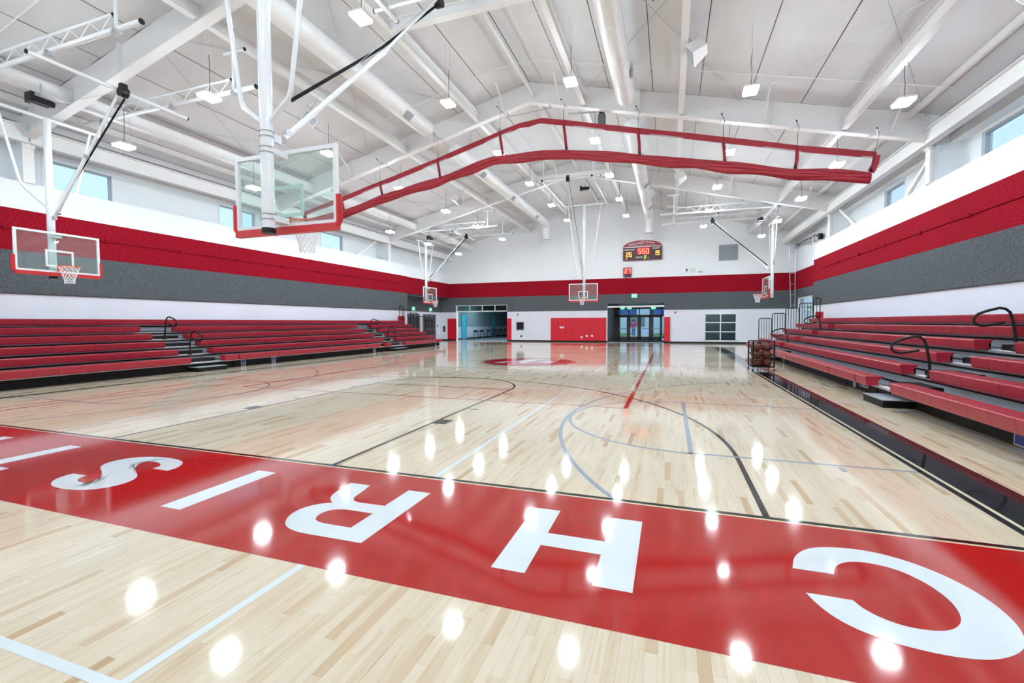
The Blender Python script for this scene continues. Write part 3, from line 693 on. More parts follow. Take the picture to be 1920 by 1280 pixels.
# ================================================================ HOOPS
def build_hoop(name, label, loc, rz, main):
    """local frame: +x toward the court, z up from the floor. glass plane at x=0."""
    t = thing(name, label, 'basketball hoop', loc, 'ceiling hung basketball hoops', rz, local=True)
    Zh = 8.95 if main else 7.02
    mx = -.32; R_ = .085
    part('mast', M().cyl((mx, 0, 2.80), (mx, 0, Zh), R_, 20), 'pipe', t, smooth=True)
    part('mast_cap', M().cyl((mx, 0, 2.76), (mx, 0, 2.83), R_+.006, 20), 'black', t, smooth=True)
    # glass board
    hw = .915; z0, z1 = 2.90, 3.97
    part('glass', M().box((-.012, -hw+.04, z0+.04), (0, hw-.04, z1-.04)), 'glassb', t)
    f = M().box((-.045, -hw, z1-.055), (.006, hw, z1)).box((-.045, -hw, z0), (.006, hw, z0+.05))
    f.box((-.045, -hw, z0+.05), (.006, -hw+.055, z1-.055)).box((-.045, hw-.055, z0+.05), (.006, hw, z1-.055))
    part('board_frame', f, 'frame_w', t)
    q = M(); a, b, zc, zd = .305, .255, 3.05, 3.50
    q.box((.001, -a, zc+.05), (.004, -b, zd-.05)).box((.001, b, zc+.05), (.004, a, zd-.05)).box((.001, -a, zd-.05), (.004, a, zd)).box((.001, -a, zc), (.004, a, zc+.05))
    part('target_square', q, 'frame_w', t)
    # bottom padding, U shape
    p = M(); pr = .046
    pts = [(-.02, -hw-.02, z0+.38), (-.02, -hw-.02, z0+.02), (-.02, -hw+.03, z0-.048), (-.02, hw-.03, z0-.048), (-.02, hw+.02, z0+.02), (-.02, hw+.02, z0+.38)]
    p.tube(pts, pr, 10)
    p.box((-.066, -hw, z0-.095), (.026, hw, z0-.0))
    part('edge_padding', p, 'pad_red', t, smooth=True)
    # rim
    rg = M(); rr = .2286; rx = .15+rr
    rg.tube([(rx+rr*math.cos(2*PI*i/32), rr*math.sin(2*PI*i/32), 3.05) for i in range(32)], .011, 6, closed=True)
    rg.box((.006, -.07, 2.94), (.02, .07, 3.06)).box((.02, -.06, 3.035), (.17, .06, 3.05))
    for s in (-1, 1): rg.bar((.02, s*.07, 2.95), (.20, s*.13, 3.04), .012, .012)
    for i in range(12):
        a_ = 2*PI*i/12; rg.tube([(rx+(rr+.004)*math.cos(a_+.05*d), (rr+.004)*math.sin(a_+.05*d), 3.035+.008*abs(d)) for d in (-1, 0, 1)], .003, 4)
    part('rim', rg, 'rim', t, smooth=True)
    # net: crossed cords
    ng = M(); N_ = 12; H_ = .44
    def netp(k, lev):
        tt = lev/8; rad = rr*(1-.0*tt) - (rr-.105)*min(1, tt*1.25)**.8
        a_ = 2*PI*k/N_; return (rx+rad*math.cos(a_), rad*math.sin(a_), 3.04-H_*tt)
    for k_ in range(N_):
        for d in (-1, 1):
            ng.tube([netp(k_+d*.5*l, l) for l in range(9)], .0045 if main else .006, 4, caps=False)
    part('net', ng, 'net', t)
    # brackets mast-board
    for zz in (2.97, 3.88): part('board_bracket', M().box((mx, -.09, zz-.04), (-.045, .09, zz+.04)), 'frame_w', t)
    for zz in (2.95, 3.02, 3.85, 3.92, 4.06, 4.13):
        ub = M(); ub.tube([(mx+(R_+.006)*math.cos(2*PI*i/20), (R_+.006)*math.sin(2*PI*i/20), zz) for i in range(20)], .007, 5, closed=True)
        part('u_bolt', ub, 'galv', t, smooth=True)
    # side legs: from hinge bar down to mast
    lw = 1.05
    for s in (-1, 1):
        pts = [(mx, s*lw, Zh)] if main else [(mx, s*.98, Zh)]
        x1 = .42 if main else .34
        if main: pts += [(mx, s*.62, 5.75), (mx, s*.44, 4.62), (mx, s*.40, 4.52), (mx, s*.07, 4.26)]
        else: pts += [(mx, s*.62, 5.3), (mx, s*.55, 5.12), (mx, s*.06, 4.66)]
        part('side_leg', M().tube(pts, .032, 10), 'pipe', t, smooth=True)
    part('hinge_bar', M().cyl((mx, -1.2, Zh), (mx, 1.2, Zh), .045, 12), 'pipe', t, smooth=True)
    # front brace with black strap and reel
    if main: A = (mx+.3, 0, 4.15); K = (mx+2.8, 0, 6.72); B = (mx+4.95, 0, 9.1)
    else: A = (mx+.2, 0, 4.42); K = (mx+1.6, 0, 5.85); B = (mx+2.95, 0, 7.25)
    part('front_brace', M().tube([A, K], .042, 10).tube([K, B], .032, 10), 'pipe', t, smooth=True)
    part('brace_clevis', M().box((mx+.05, -.02, 4.04 if main else 4.33), (mx+.24, .02, (4.15 if main else 4.44))).cyl((mx+.35, -.04, 4.25 if main else 4.5), (mx+.35, .04, 4.25 if main else 4.5), .05, 12), 'galv', t, smooth=False)
    off = .07 if main else .09
    S0 = (mx+.45, .0, 4.75) if main else (mx+.25, .04, 4.62)
    sK = (K[0]+.02, off, K[2]+.10); sB = (B[0]+.1, off, B[2]-.08)
    part('strap', M().bar(S0, sK, .05, .012, (0,1,0)).bar(sK, sB, .05, .012, (0,1,0)) if main else M().bar(S0, sB, .045, .02, (0,1,0)), 'strap', t)
    part('safety_reel', M().cyl((B[0]+.12, -.06, B[2]-.02), (B[0]+.12, .1, B[2]-.02), .12, 16).box((B[0]+.06, -.05, B[2]), (B[0]+.18, .09, B[2]+.18)), 'black', t, smooth=True)
    zt = B[2]+.06; L_ = 1.7
    part('winch_bar', M().cyl((B[0]-.03, -L_, zt), (B[0]-.03, L_, zt), .045, 12), 'pipe', t, smooth=True)
    each('pipe_end', [M().cyl((B[0]-.03, q*(L_+.01), zt), (B[0]-.03, q*(L_+.03), zt), .05, 12) for q in (-1, 1)], 'black', t)
    # winch motor
    wm = M().box((.0, -.0, 0), (.22, .36, .15)) ; wm.cyl((.11, .36, .10), (.11, .44, .10), .08, 14).box((-.02, -.08, -.03), (.24, .0, .22))
    ox, oy, oz = (mx+3.0, .4, 9.0) if main else (mx+.45, -.55, Zh+.13)
    g2 = M(); g2.add([(x+ox, y+oy, z+oz) for x, y, z in wm.v], wm.f)
    part('winch_motor', g2, 'black', t)
    part('motor_hanger', M().cyl((ox+.1, oy+.2, oz+.16), (ox+.1, oy+.2, oz+.55), .02, 6), 'galv', t)
    part('hoist_cable', M().cyl((ox+.15, oy+.4, oz+.1), (B[0], 0, B[2]), .005, 4).cyl((B[0], 0, B[2]), (A[0]+.1, 0, A[2]+.3), .004, 4), 'galv', t)
    # trusses above
    for s in (-1, 1):
        y = s*1.33
        zb, zt2 = Zh+.5 if not main else Zh+.12, (Zh+.82) if not main else Zh+.4
        x0, x1 = (mx-.9, mx+5.9) if not main else (mx-.6, mx+5.3)
        if not main:
            part('truss_chord', M().cyl((x0, y, zb), (x1, y, zb), .055, 12), 'pipe', t, smooth=True)
            part('truss_chord', M().cyl((x0+.4, y, zt2), (x1-.85, y, zt2), .032, 10), 'pipe', t, smooth=True)
            wg = M(); n = 16; xs = [x0+.5+(x1-.9-x0-.5)*i/n for i in range(n+1)]
            for i in range(n): wg.cyl((xs[i], y, zb+.04 if i%2 else zt2-.02), (xs[i+1], y, zt2-.02 if i%2 else zb+.04), .012, 5)
            part('truss_web', wg, 'pipe', t)
            each('pipe_end', [M().cyl((x1+.0, y, zb), (x1+.02, y, zb), .06, 12), M().cyl((x1-.84, y, zt2), (x1-.82, y, zt2), .036, 10)], 'black', t)
            for xx in (x1-.75, x0+1.0):
                part('hanger_post', M().cyl((xx, y, zb), (xx, y, min(9.93-.246*(abs(loc[0])-xx), 9.8) if xx < 9 else 9), .035, 8), 'pipe', t, smooth=True)
            xx = x1-.75; zt3 = 9.93-.246*(abs(loc[0])-xx)
            part('hanger_bar', M().cyl((xx-.3, y, zt3-.06), (xx+.4, y, zt3-.06), .04, 10), 'pipe', t, smooth=True)
            part('pipe_end', M().cyl((xx+.4, y, zt3-.06), (xx+.42, y, zt3-.06), .045, 10), 'black', t)
            for xx in (x1-.75, mx+2.92, mx):
                part('pipe_clamp', M().box((xx-.08, y-.06, zb-.09), (xx+.08, y+.06, zb+.0)).tube([(xx, y-.07, zb-.07), (xx, y-.07, zb+.08), (xx, y+.07, zb+.08), (xx, y+.07, zb-.07)], .008, 4), 'galv', t)
        else:
            part('support_pipe', M().cyl((x0, y, zb), (x1, y, zb), .05, 12), 'pipe', t, smooth=True)
            part('pipe_end', M().cyl((x1, y, zb), (x1+.02, y, zb), .055, 12), 'black', t)
            each('hanger_post', [M().cyl((x0+.8, y, zb), (x0+.8, y, 10.37), .03, 8), M().cyl((x1-.3, y, zb), (x1-.3, y, 10.37), .03, 8)], 'pipe', t, smooth=True)
    if not main:
        part('brace_collar', M().cyl((K[0]-.03, 0, K[2]-.03), (K[0]+.03, 0, K[2]+.03), .06, 10), 'galv', t)
    return t
build_hoop('basketball_hoop', 'large glass basketball hoop nearest the camera, seen from behind', (0, 1.24, 0), PI/2, True)
build_hoop('basketball_hoop', 'glass basketball hoop in front of the far wall, facing the camera', (0, 24.95, 0), -PI/2, True)
build_hoop('basketball_hoop', 'glass basketball hoop over the left bleachers near the camera', (-10.35, 3.78, 0), 0, False)
build_hoop('basketball_hoop', 'small-looking glass basketball hoop at the far left corner', (-10.45, 24.15, 0), 0, False)
build_hoop('basketball_hoop', 'glass basketball hoop at the far right, seen edge on', (10.18, 24.6, 0), PI, False)
build_hoop('basketball_hoop', 'basketball hoop above the right bleachers with only its brace in view', (10.45, 3.78, 0), PI, False)

# ================================================================ DIVIDER CURTAIN
YC = 12.55
top = [(-10.3, 6.50), (-8.25, 6.97), (-6.3, 7.43), (-3.6, 8.07), (-.93, 8.77), (-.15, 8.95), (.68, 9.02), (1.48, 8.83), (4.11, 8.18), (6.78, 7.53), (8.89, 6.99), (10.95, 6.54)]
bot = [(-10.15, 6.20), (-8.26, 6.33), (-6.3, 6.83), (-3.6, 7.29), (-1.07, 7.86), (1.6, 7.76), (4.15, 7.27), (6.75, 6.73), (8.8, 6.28), (10.82, 5.95)]
def interp(P, x):
    for a, b in zip(P[:-1], P[1:]):
        if a[0] <= x <= b[0]: return a[1]+(b[1]-a[1])*(x-a[0])/(b[0]-a[0])
    return P[0][1] if x < P[0][0] else P[-1][1]
ct = thing('divider_curtain', 'red framed mesh divider curtain rolled up across the middle of the hall', 'curtain', (XC, YC, 6))
g = M()
xs = sorted({-10.3, 10.95, *[p[0] for p in top], *[-10.3+.35*i for i in range(61)]}); xs = [x for x in xs if x <= 10.95]
def ribbon(xs, f0, f1, yf, th):
    g = M(); n = len(xs); V = []
    for x in xs:
        a, b, y = f0(x), f1(x), yf(x); V += [(x, y-th, a), (x, y-th, b), (x, y+th, b), (x, y+th, a)]
    Fc = []
    for i in range(n-1):
        o = i*4
        for j in range(4): Fc.append((o+j, o+(j+1)%4, o+4+(j+1)%4, o+4+j))
    Fc += [(0, 3, 2, 1), (n*4-4, n*4-3, n*4-2, n*4-1)]
    return g.add(V, Fc)
part('top_band', ribbon(xs, lambda x: interp(top, x)-.20-(.02*math.sin(x*9) if -.93 < x < .7 else 0), lambda x: interp(top, x), lambda x: YC+.01*math.sin(x*3), .008), 'curtain', ct, smooth=True)
# mesh panels: one part between each pair of straps
MT['mesh'] = glass('white_curtain_mesh', (1, 1, 1), .25)
strap_x = [-10.3, -8.25, -6.3, -3.6, -.95, 1.5, 4.11, 6.78, 8.89, 10.95]
for a, b in zip(strap_x[:-1], strap_x[1:]):
    xx = [a+(b-a)*i/10 for i in range(11)]
    part('mesh_panel', ribbon(xx, lambda x: interp(bot, x)-.0, lambda x: interp(top, x)-.16, lambda x: YC+.02*math.sin(x*2.1), .001), 'mesh', ct, smooth=True)
for i, x in enumerate(strap_x):
    tz = interp(top, x)-.1; xb = x + (.12 if x < 3 else (.06 if x < 8 else -.05)); bz = interp(bot, xb)
    wd = .075 if 0 < i < len(strap_x)-1 else .14
    if i == len(strap_x)-1: xb = x-.15
    mid = ((x+xb)/2+.02, YC-.03, (tz+bz)/2-.06)
    part('strap', M().bar((x, YC-.02, tz), mid, wd*1.3, .02, (0,1,0)).bar(mid, (xb, YC-.03, bz), wd*1.3, .02, (0,1,0)), 'curtain', ct)
    part('lift_line', M().cyl((x, YC-.03, tz+.45), (xb, YC-.05, bz-.02), .006, 4), 'black', ct)
    part('pulley', M().cyl((xb, YC-.08, bz+.06), (xb, YC-.02, bz+.06), .035, 8).cyl((xb+.02, YC-.07, bz-.0), (xb+.02, YC-.02, bz-.0), .025, 8), 'black', ct)
    fz = fl_z(x)+.0
    part('ceiling_clamp', M().cyl((x, YC-.03, tz+.1), (x+.03, YC-.02, fz-.16), .008, 4).bar((x+.03, YC-.05, fz-.14), (x-.03, YC+.6, fz-.0), .03, .03).cyl((x-.05, YC-.12, fz-.05), (x+.06, YC+.1, fz-.2), .02, 6), 'galv', ct)
    part('clamp_end', M().cyl((x-.05, YC-.12, fz-.05), (x-.07, YC-.15, fz-.02), .02, 6), 'black', ct)
# rolled bundle: several folded rolls
random.seed(3)
xb = [-10.2+.30*i for i in range(71)]; xb = [x for x in xb if x <= 10.75]+[10.8]
for k_, (dz, dy, r0, w0) in enumerate(((-.06, -.02, .085, 1.0), (-.16, .03, .105, .75), (-.27, -.02, .10, 1.3), (-.15, -.09, .075, 1.7), (-.23, -.08, .07, .9))):
    pts = []; rs = []
    for x in xb:
        near = min(abs(x-s) for s in strap_x)
        sag = .05*min(1, near/1.2)**1.5
        z = interp(bot, x)+dz*(1-.15*min(1, near/.8))+.016*math.sin(x*2.1*w0+k_*2)-sag*.3*(k_+1)*.35
        pts.append((x, YC+dy+.02*math.sin(x*1.7*w0+k_), z)); rs.append(r0*(.86+.2*math.sin(x*2.7*w0+k_*1.3)))
    part('curtain_fold', M().tube(pts, rs, 10), 'curtain', ct, smooth=True)
# spreader bar at the peak
sb = M().cyl((-.52, YC-.05, 9.22), (1.05, YC-.05, 9.30), .018, 6)
for i in range(8):
    x = -.1+i*.115; sb.cyl((x, YC-.05, 9.24), (x, YC-.02, interp(top, x)-.03), .006, 4)
sb.cyl((-.52, YC-.05, 9.22), (-.7, YC+.1, 9.45), .02, 6).cyl((1.05, YC-.05, 9.3), (.95, YC+.1, 9.5), .02, 6)
part('spreader_bar', sb, 'galv', ct)
t = thing('curtain_winch', 'dark grey winch motor hung behind the red curtain right of its peak', 'winch', (2.75, 13.45, 8.75))
part('motor', M().box((2.62, 13.32, 8.75), (2.88, 13.58, 9.2)), 'ventdark', t); part('gearbox', M().box((2.66, 13.34, 9.2), (2.84, 13.56, 9.38)), 'black', t)
part('support_rail', M().bar((1.5, 13.45, 9.42), (4.2, 13.45, 9.18), .05, .05), 'galv', t)

# ================================================================ BLEACHERS
def bleacher(side, lab, X0, dX, Y0, Y1, aisles, row1, end_rows):
    s = side
    t = thing('bleacher_bank', lab, 'bleachers', (s*(X0+1.5), (Y0+Y1)/2, 0), 'retractable bleacher banks')
    off = t['_o']
    zk = [.457+.243*k for k in range(6)]; xk = [X0+dX*k for k in range(6)]
    # seat module profile (d behind front edge, z below top)
    prof = [(0,-.012),(.012,0),(.30,0),(.255,-.035),(.215,-.085),(.215,-.125),(.235,-.165),(.035,-.185),(.018,-.15),(.0,-.03)]
    W = .457
    unit = M().prism([(s*d, z) for d, z in prof], lambda u, v, dd: (u, dd, v), .003, W-.003).mesh('seat_module', 'bench')
    for k in range(6):
        segs = row1 if k == 0 else ([(Y0, Y1-.2*0)] if k == 5 else [])
        if k not in (0, 5):
            y = Y0
            for a, b in aisles: segs.append((y, a)); y = b
            segs.append((y, Y1))
        for a, b in segs:
            n = max(1, round((b-a)/W)); sc = (b-a)/(n*W)
            for i in range(n):
                o = link('seat_module', unit, t); o.location = (s*xk[k]-off[0], a+i*W*sc-off[1], zk[k]-off[2]); o.scale = (1, sc, 1)
        # deck, nosing and riser behind this row
        zd = zk[k]-.19; xa = xk[k]+.22; xb2 = xa+dX+.02
        if k == 5: xb2 = 12.38
        part('deck', M().box((s*(xa+.08), Y0, zd-.03), (s*xb2, Y1, zd)), 'deck', t)
        part('nosing', M().box((s*(xa-.0), Y0, zd-.035), (s*(xa+.09), Y1, zd+.004)), 'nose', t)
        if k: part('riser_board', M().box((s*(xa+.05), Y0, zd-(.215 if k else .24)), (s*(xa+.065), Y1, zd-.035)), 'riser' if k else 'skirt', t)
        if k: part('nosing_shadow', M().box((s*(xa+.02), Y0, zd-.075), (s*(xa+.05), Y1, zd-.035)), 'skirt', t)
        if k:
            part('seat_support', M().box((s*(xk[k]+.235), Y0, zk[k]-.19), (s*(xk[k]+.25), Y1, zk[k]-.02)) if k == 5 else M().box((s*(xk[k]+.24), Y0, zk[k]-.19), (s*(xk[k]+.25), aisles[0][0], zk[k]-.02)).box((s*(xk[k]+.24), aisles[0][1], zk[k]-.19), (s*(xk[k]+.25), aisles[1][0], zk[k]-.02)).box((s*(xk[k]+.24), aisles[1][1], zk[k]-.19), (s*(xk[k]+.25), Y1, zk[k]-.02)), 'skirt', t)
    # skirt panels below the first row
    xs_ = 9.24
    for a, b in row1:
        n = max(1, round((b-a)/1.83))
        for i in range(n):
            y0 = a+(b-a)*i/n; y1 = a+(b-a)*(i+1)/n
            part('skirt_panel', M().box((s*xs_, y0+.004, .012), (s*(xs_+.03), y1-.004, .275)), 'skirt', t)
    bo = M()
    for a, b in row1:
        y = a+.5
        while y < b-.2:
            for z in (.09, .19): bo.cyl((s*xs_, y, z), (s*(xs_-.008), y, z), .010, 6)
            y += .92
    part('bolt', bo, 'black', t, kind='stuff')
    part('under_body', M().box((s*(xs_+.04), Y0, .02), (s*12.2, Y1, .22)), 'skirt', t)
    # end frames
    for y in (Y0, Y1-.03):
        for k in range(6):
            xa = xk[k]+.25; part('end_panel', M().box((s*xa, y, .02), (s*(xa+dX), y+.03, zk[k]-.22)), 'skirt', t)
    # aisle steps
    for a, b in aisles:
        part('front_step', M().box((s*8.80, a+.12, .0), (s*(xs_+.3), b-.05, .125)), 'skirt', t)
        part('front_step_top', M().box((s*8.79, a+.11, .125), (s*(xs_+.3), b-.04, .14)), 'deck', t)
        for k in range(1, 5):
            zd = zk[k-1]-.19; xa = xk[k]+.22
            part('aisle_step', M().box((s*(xk[k-1]+.345), a+.12, zd), (s*(xa+.06), b-.10, zd+.115)), 'black_metal', t)
            part('aisle_nosing', M().box((s*(xk[k-1]+.215), a, zd+.004), (s*(xk[k-1]+.335), b, zd+.012)), 'plate', t)
    return xk, zk
leftA = [(6.25, 7.40), (17.28, 18.53)]
row1L = [(1.55, 6.25), (7.40, 7.93), (7.97, 9.62), (9.65, 15.0), (15.05, 16.2), (16.72, 17.18), (18.53, 22.2), (22.24, 23.0)]
bleacher(-1, 'red retractable bleachers along the left wall', 8.93, .573, 1.55, 23.0, leftA, row1L, 0)
rightA = [(5.65, 6.68), (16.12, 16.85)]
row1R = [(.8, 5.65), (6.68, 7.22), (7.26, 8.9), (8.93, 13.2), (13.24, 16.12), (16.85, 21.7)]
bleacher(1, 'red retractable bleachers along the right wall', 8.84, .547, .8, 21.75, rightA, row1R, 0)
# handrail loops
def rail(x, y, z, s, lab):
    t = thing('aisle_handrail', lab, 'handrail', (x, y, z), 'looped aisle handrails', local=True)
    P = [(0,0,0),(-.03,0,.30),(-.07,0,.56),(-.11,0,.68),(-.17,0,.735),(-.25,0,.75),(-.42,0,.70),(-.53,0,.65),(-.585,0,.58),(-.585,0,.51),(-.53,0,.46),(-.45,0,.445),(-.36,0,.46),(-.18,0,.50)]
    P = [(a*s, b, c) for a, b, c in P]
    part('rail_tube', M().tube(P, .023, 10), 'black_metal', t, smooth=True)
    part('socket', M().cyl((0, 0, -.0), (0, 0, .09), .035, 12).box((-.05, -.04, 0), (.05, .04, .03)).cyl((0, .03, .05), (0, .08, .05), .025, 8), 'black_metal', t)
rail(9.62, 6.12, .51, 1, 'black looped handrail on the lower near right aisle')
rail(10.78, 6.12, 1.0, 1, 'black looped handrail on the upper near right aisle')
rail(9.62, 16.5, .51, 1, 'black looped handrail on the lower far right aisle')
rail(10.72, 16.5, 1.0, 1, 'black looped handrail on the upper far right aisle')
rail(-9.7, 6.75, .51, -1, 'black looped handrail on the lower near left aisle')
rail(-10.85, 6.75, 1.0, -1, 'black looped handrail on the upper near left aisle')
rail(-9.7, 17.9, .51, -1, 'black looped handrail on the lower far left aisle')
rail(-10.85, 17.9, 1.0, -1, 'black looped handrail on the upper far left aisle')
# end guard rails: stepped black panels
def guard(s, y, xs0, dx, sn):
    names_ = ['lowest', 'second', 'third', 'fourth', 'topmost']
    for i in range(5):
        xa = xs0+dx*i; xb_ = xa+dx-.02 if i < 4 else xa+.27
        z0 = .457+.243*i-.19; z1 = 1.69+.243*i
        t = thing('end_guard_rail', 'black barred guard rail at the far end of the %s bleachers, %s one' % (sn, names_[i]), 'railing', (s*(xa+xb_)/2, y, z0), 'bleacher end guard rails')
        r = .035
        part('rail_frame', M().tube([(s*xa, y, z0), (s*xa, y, z1-.05), (s*(xa+.05), y, z1), (s*(xb_-.05), y, z1), (s*xb_, y, z1-.05), (s*xb_, y, z0)], .021, 8), 'black_metal', t, smooth=True)
        n = 4 if i < 4 else 1
        for j in range(n):
            x = xa+(xb_-xa)*(j+1)/(n+1); part('rail_bar', M().cyl((s*x, y, z0), (s*x, y, z1), .013, 6), 'black_metal', t)
guard(1, 21.70, 9.42, .585, 'right'); guard(-1, 22.95, 9.6, .575, 'left')
single('end_pad', M().box((-11.85, 23.0, 1.42), (-12.3, 23.12, 1.98)), 'wallpad', 'red pad on the far top end of the left bleachers', 'pad')
single('end_pad', M().box((11.9, 21.8, 1.45), (12.2, 21.95, 2.0)), 'wallpad', 'red pad on the far top end of the right bleachers', 'pad')
# access signs
def isa(x, y0, z0, h, s, lab):
    t = thing('access_sign', lab, 'sign', (x, y0, z0), 'small blue access signs')
    w_ = h*.8; d = -s
    part('sign_plate', M().box((x, y0, z0), (x+d*.006, y0+w_, z0+h)), 'signwhite', t)
    part('sign_face', M().box((x+d*.006, y0+w_*.08, z0+h*.07), (x+d*.008, y0+w_*.92, z0+h*.93)), 'bluesign', t)
    g = M(); X_ = x+d*.009
    fn = lambda u, v: (X_, y0+w_*(.5+(-s)*(-1)*(u)) if True else 0, z0+h*v)
    g.tube([fn(-.05+.16*math.cos(a), .32+.15*math.sin(a)) for a in [math.radians(150+i*26) for i in range(9)]], h*.02, 4)
    g.tube([fn(-.07, .66), fn(-.05, .42), fn(.12, .40), fn(.2, .2)], h*.025, 4); g.sphere(fn(-.08, .78), h*.055, 8, 6)
    part('wheelchair_symbol', g, 'signwhite', t)
isa(-9.235, 8.25, .02, .24, -1, 'blue wheelchair sign on the left skirt, nearer one'); isa(-9.235, 9.58, .02, .24, -1, 'blue wheelchair sign on the left skirt, farther one')
isa(-9.235, 15.95, .02, .25, -1, 'blue wheelchair sign beside the far left aisle'); isa(9.235, 8.36, .03, .2, 1, 'blue wheelchair sign beyond the near right aisle')
isa(9.235, 15.3, .03, .2, 1, 'blue wheelchair sign behind the ball cart'); isa(-9.235, 22.5, .02, .25, -1, 'blue wheelchair sign at the far end of the left bleachers')
def notice(y0, y1, z0, z1, lines, lab):
    t = thing('notice_sign', lab, 'sign', (9.235, y0, z0), 'blue notice signs')
    part('sign_plate', M().box((9.235, y0, z0), (9.228, y1, z1)), 'signwhite', t)
    part('sign_face', M().box((9.228, y0+.015, z0+.015), (9.226, y1-.015, z1-.015)), 'bluesign', t)
    h = (z1-z0)/(len(lines)+.8)
    for i, tx in enumerate(lines):
        zc = z1-h*(i+1.05); part('sign_text', text_geo(tx, h*.95, lambda u, v: (9.2245, (y0+y1)/2-u, zc+v)), 'signwhite', t)
notice(2.42, 3.28, .015, .225, ['COMPANION SEATS', 'WILL BE MADE', 'AVAILABLE HERE'], 'blue notice sign on the right skirt at the picture edge')
notice(7.68, 8.12, .1, .23, ['COMPANION', 'SEAT'], 'small blue notice beside the near right aisle step')

# ================================================================ BALL CART
t = thing('ball_cart', 'black wheeled cage cart of basketballs beside the right bleachers', 'cart', (7.94, 12.25, 0))
x0, x1, y0, y1, zb, zt = 7.66, 8.24, 11.82, 12.68, .13, .92
for x in (x0, x1):
    for y in (y0, y1): part('post', M().box((x-.02, y-.02, zb-.02), (x+.02, y+.02, zt)), 'black_metal', t)
for nm_, z in (('bottom_frame', zb), ('top_frame', zt)):
    g = M()
    for y in (y0, y1): g.bar((x0, y, z), (x1, y, z), .03, .025)
    for x in (x0, x1): g.bar((x, y0, z), (x, y1, z), .03, .025)
    part(nm_, g, 'black_metal', t)
for z in (.33, .52, .72):
    for y in (y0, y1): part('side_bar', M().cyl((x0, y, z), (x1, y, z), .008, 6), 'black_metal', t)
    for x in (x0, x1): part('side_bar', M().cyl((x, y0, z), (x, y1, z), .008, 6), 'black_metal', t)
g = M()
for i in range(1, 6): g.cyl((x0, y0+(y1-y0)*i/6, zb), (x1, y0+(y1-y0)*i/6, zb), .008, 5)
part('bottom_grid', g, 'black_metal', t)
for x in (x0, x1):
    for y in (y0, y1):
        part('caster', M().cyl((x-.018, y, .04), (x+.018, y, .04), .04, 14), 'black', t, smooth=True)
        part('caster_fork', M().box((x-.025, y-.012, .04), (x-.02, y+.012, .11)).box((x+.02, y-.012, .04), (x+.025, y+.012, .11)), 'galv', t)
R_ = .12; pos = []
for lz in range(3):
    for ix in range(2):
        for iy in range(3):
            if lz == 2 and (ix, iy) == (1, 1): continue
            pos.append((7.81+ix*.272, 11.97+iy*.283, .27+lz*.232))
bp_ = None; wh = ['bottom', 'middle', 'top']
g = M().sphere((0,0,0), R_, 24, 14); gs = M()
def circ(fn): return [fn(2*PI*i/28) for i in range(28)]
r2 = R_+.0004
gs.tube(circ(lambda a: (r2*math.cos(a), r2*math.sin(a), 0)), .0022, 4, closed=True).tube(circ(lambda a: (r2*math.cos(a), 0, r2*math.sin(a))), .0022, 4, closed=True)
for sgn in (-1, 1):
    cr_ = []
    for i in range(28):
        a = 2*PI*i/28; v = Vector((sgn*(.55+.16*math.cos(2*a)), math.cos(a)*.9, math.sin(a)*.75)).normalized()*r2; cr_.append(v)
    gs.tube(cr_, .0022, 4, closed=True)
for i, p_ in enumerate(pos):
    lz, ix, iy = (i if i < 12 else i), 0, 0
    lay = 0 if i < 6 else (1 if i < 12 else 2)
    lab = 'orange brown basketball in the %s layer of the cart, %s side, %s' % (wh[lay], 'court' if p_[0] < 8 else 'bleacher', ['nearest the camera', 'in the middle', 'at the far end'][round((p_[1]-11.97)/.283)])
    if bp_ is None:
        bp_ = thing('basketball', lab, 'basketball', p_, 'basketballs in the cart', local=True)
        part('ball_skin', g, 'ball', bp_, smooth=True); part('seam', gs, 'ballline', bp_); o = bp_
    else: o = dup(bp_, p_, lab)
    o.rotation_euler = (random.uniform(0, 6), random.uniform(0, 6), random.uniform(0, 6))
    if lay == 2: o.location.x += random.uniform(-.01, .01)

# ================================================================ FAR WALL ITEMS
Yw = YF-.03
# red wall pads
for i in range(7):
    a = -3.68+i*.617; single('wall_pad', M().box((a+.004, YF-.05, .10), (a+.613, YF, 1.87)), 'wallpad', 'red wall pad left of the entry doors, %s from the left' % ['first', 'second', 'third', 'fourth', 'fifth', 'sixth', 'seventh'][i], 'wall pad', 'red wall pads')
single('wall_pad', M().box((4.80, YF-.05, .10), (5.22, YF, 1.89)), 'wallpad', 'narrow red wall pad right of the entry doors', 'wall pad', 'red wall pads')
single('wall_pad', M().box((-12.72, YF-.05, .10), (-11.95, YF, 1.87)).box((-11.97, YF-.05, .10), (-11.92, YF+.15, 1.87)), 'wallpad', 'red wall pad left of the side room opening', 'wall pad', 'red wall pads')
single('wall_pad', M().box((-7.34, YF-.05, .10), (-6.97, YF, 1.85)), 'wallpad', 'red wall pad right of the side room opening', 'wall pad', 'red wall pads')
for x, z, w_, h_, lab in ((-2.95, 1.06, .36, .14, 'white plate on the second red wall pad'), (-1.3, .30, .16, .16, 'small white outlet on the red pads, left one'), (-.9, .39, .15, .15, 'small white outlet on the red pads, middle one'), (-.5, .41, .15, .15, 'small white outlet on the red pads, right one')):
    t = thing('outlet_plate', lab, 'outlet', (x, YF-.06, z), 'plates on the red pads')
    part('plate', M().box((x, YF-.062, z), (x+w_, YF-.05, z+h_)), 'plate', t); part('socket', M().box((x+w_*.3, YF-.066, z+h_*.3), (x+w_*.7, YF-.062, z+h_*.7)), 'vent', t)
single('outlet_plate', M().box((-6.20, YF-.012, .32), (-6.08, YF, .5)), 'black', 'small black outlet under the dark wall box', 'outlet')
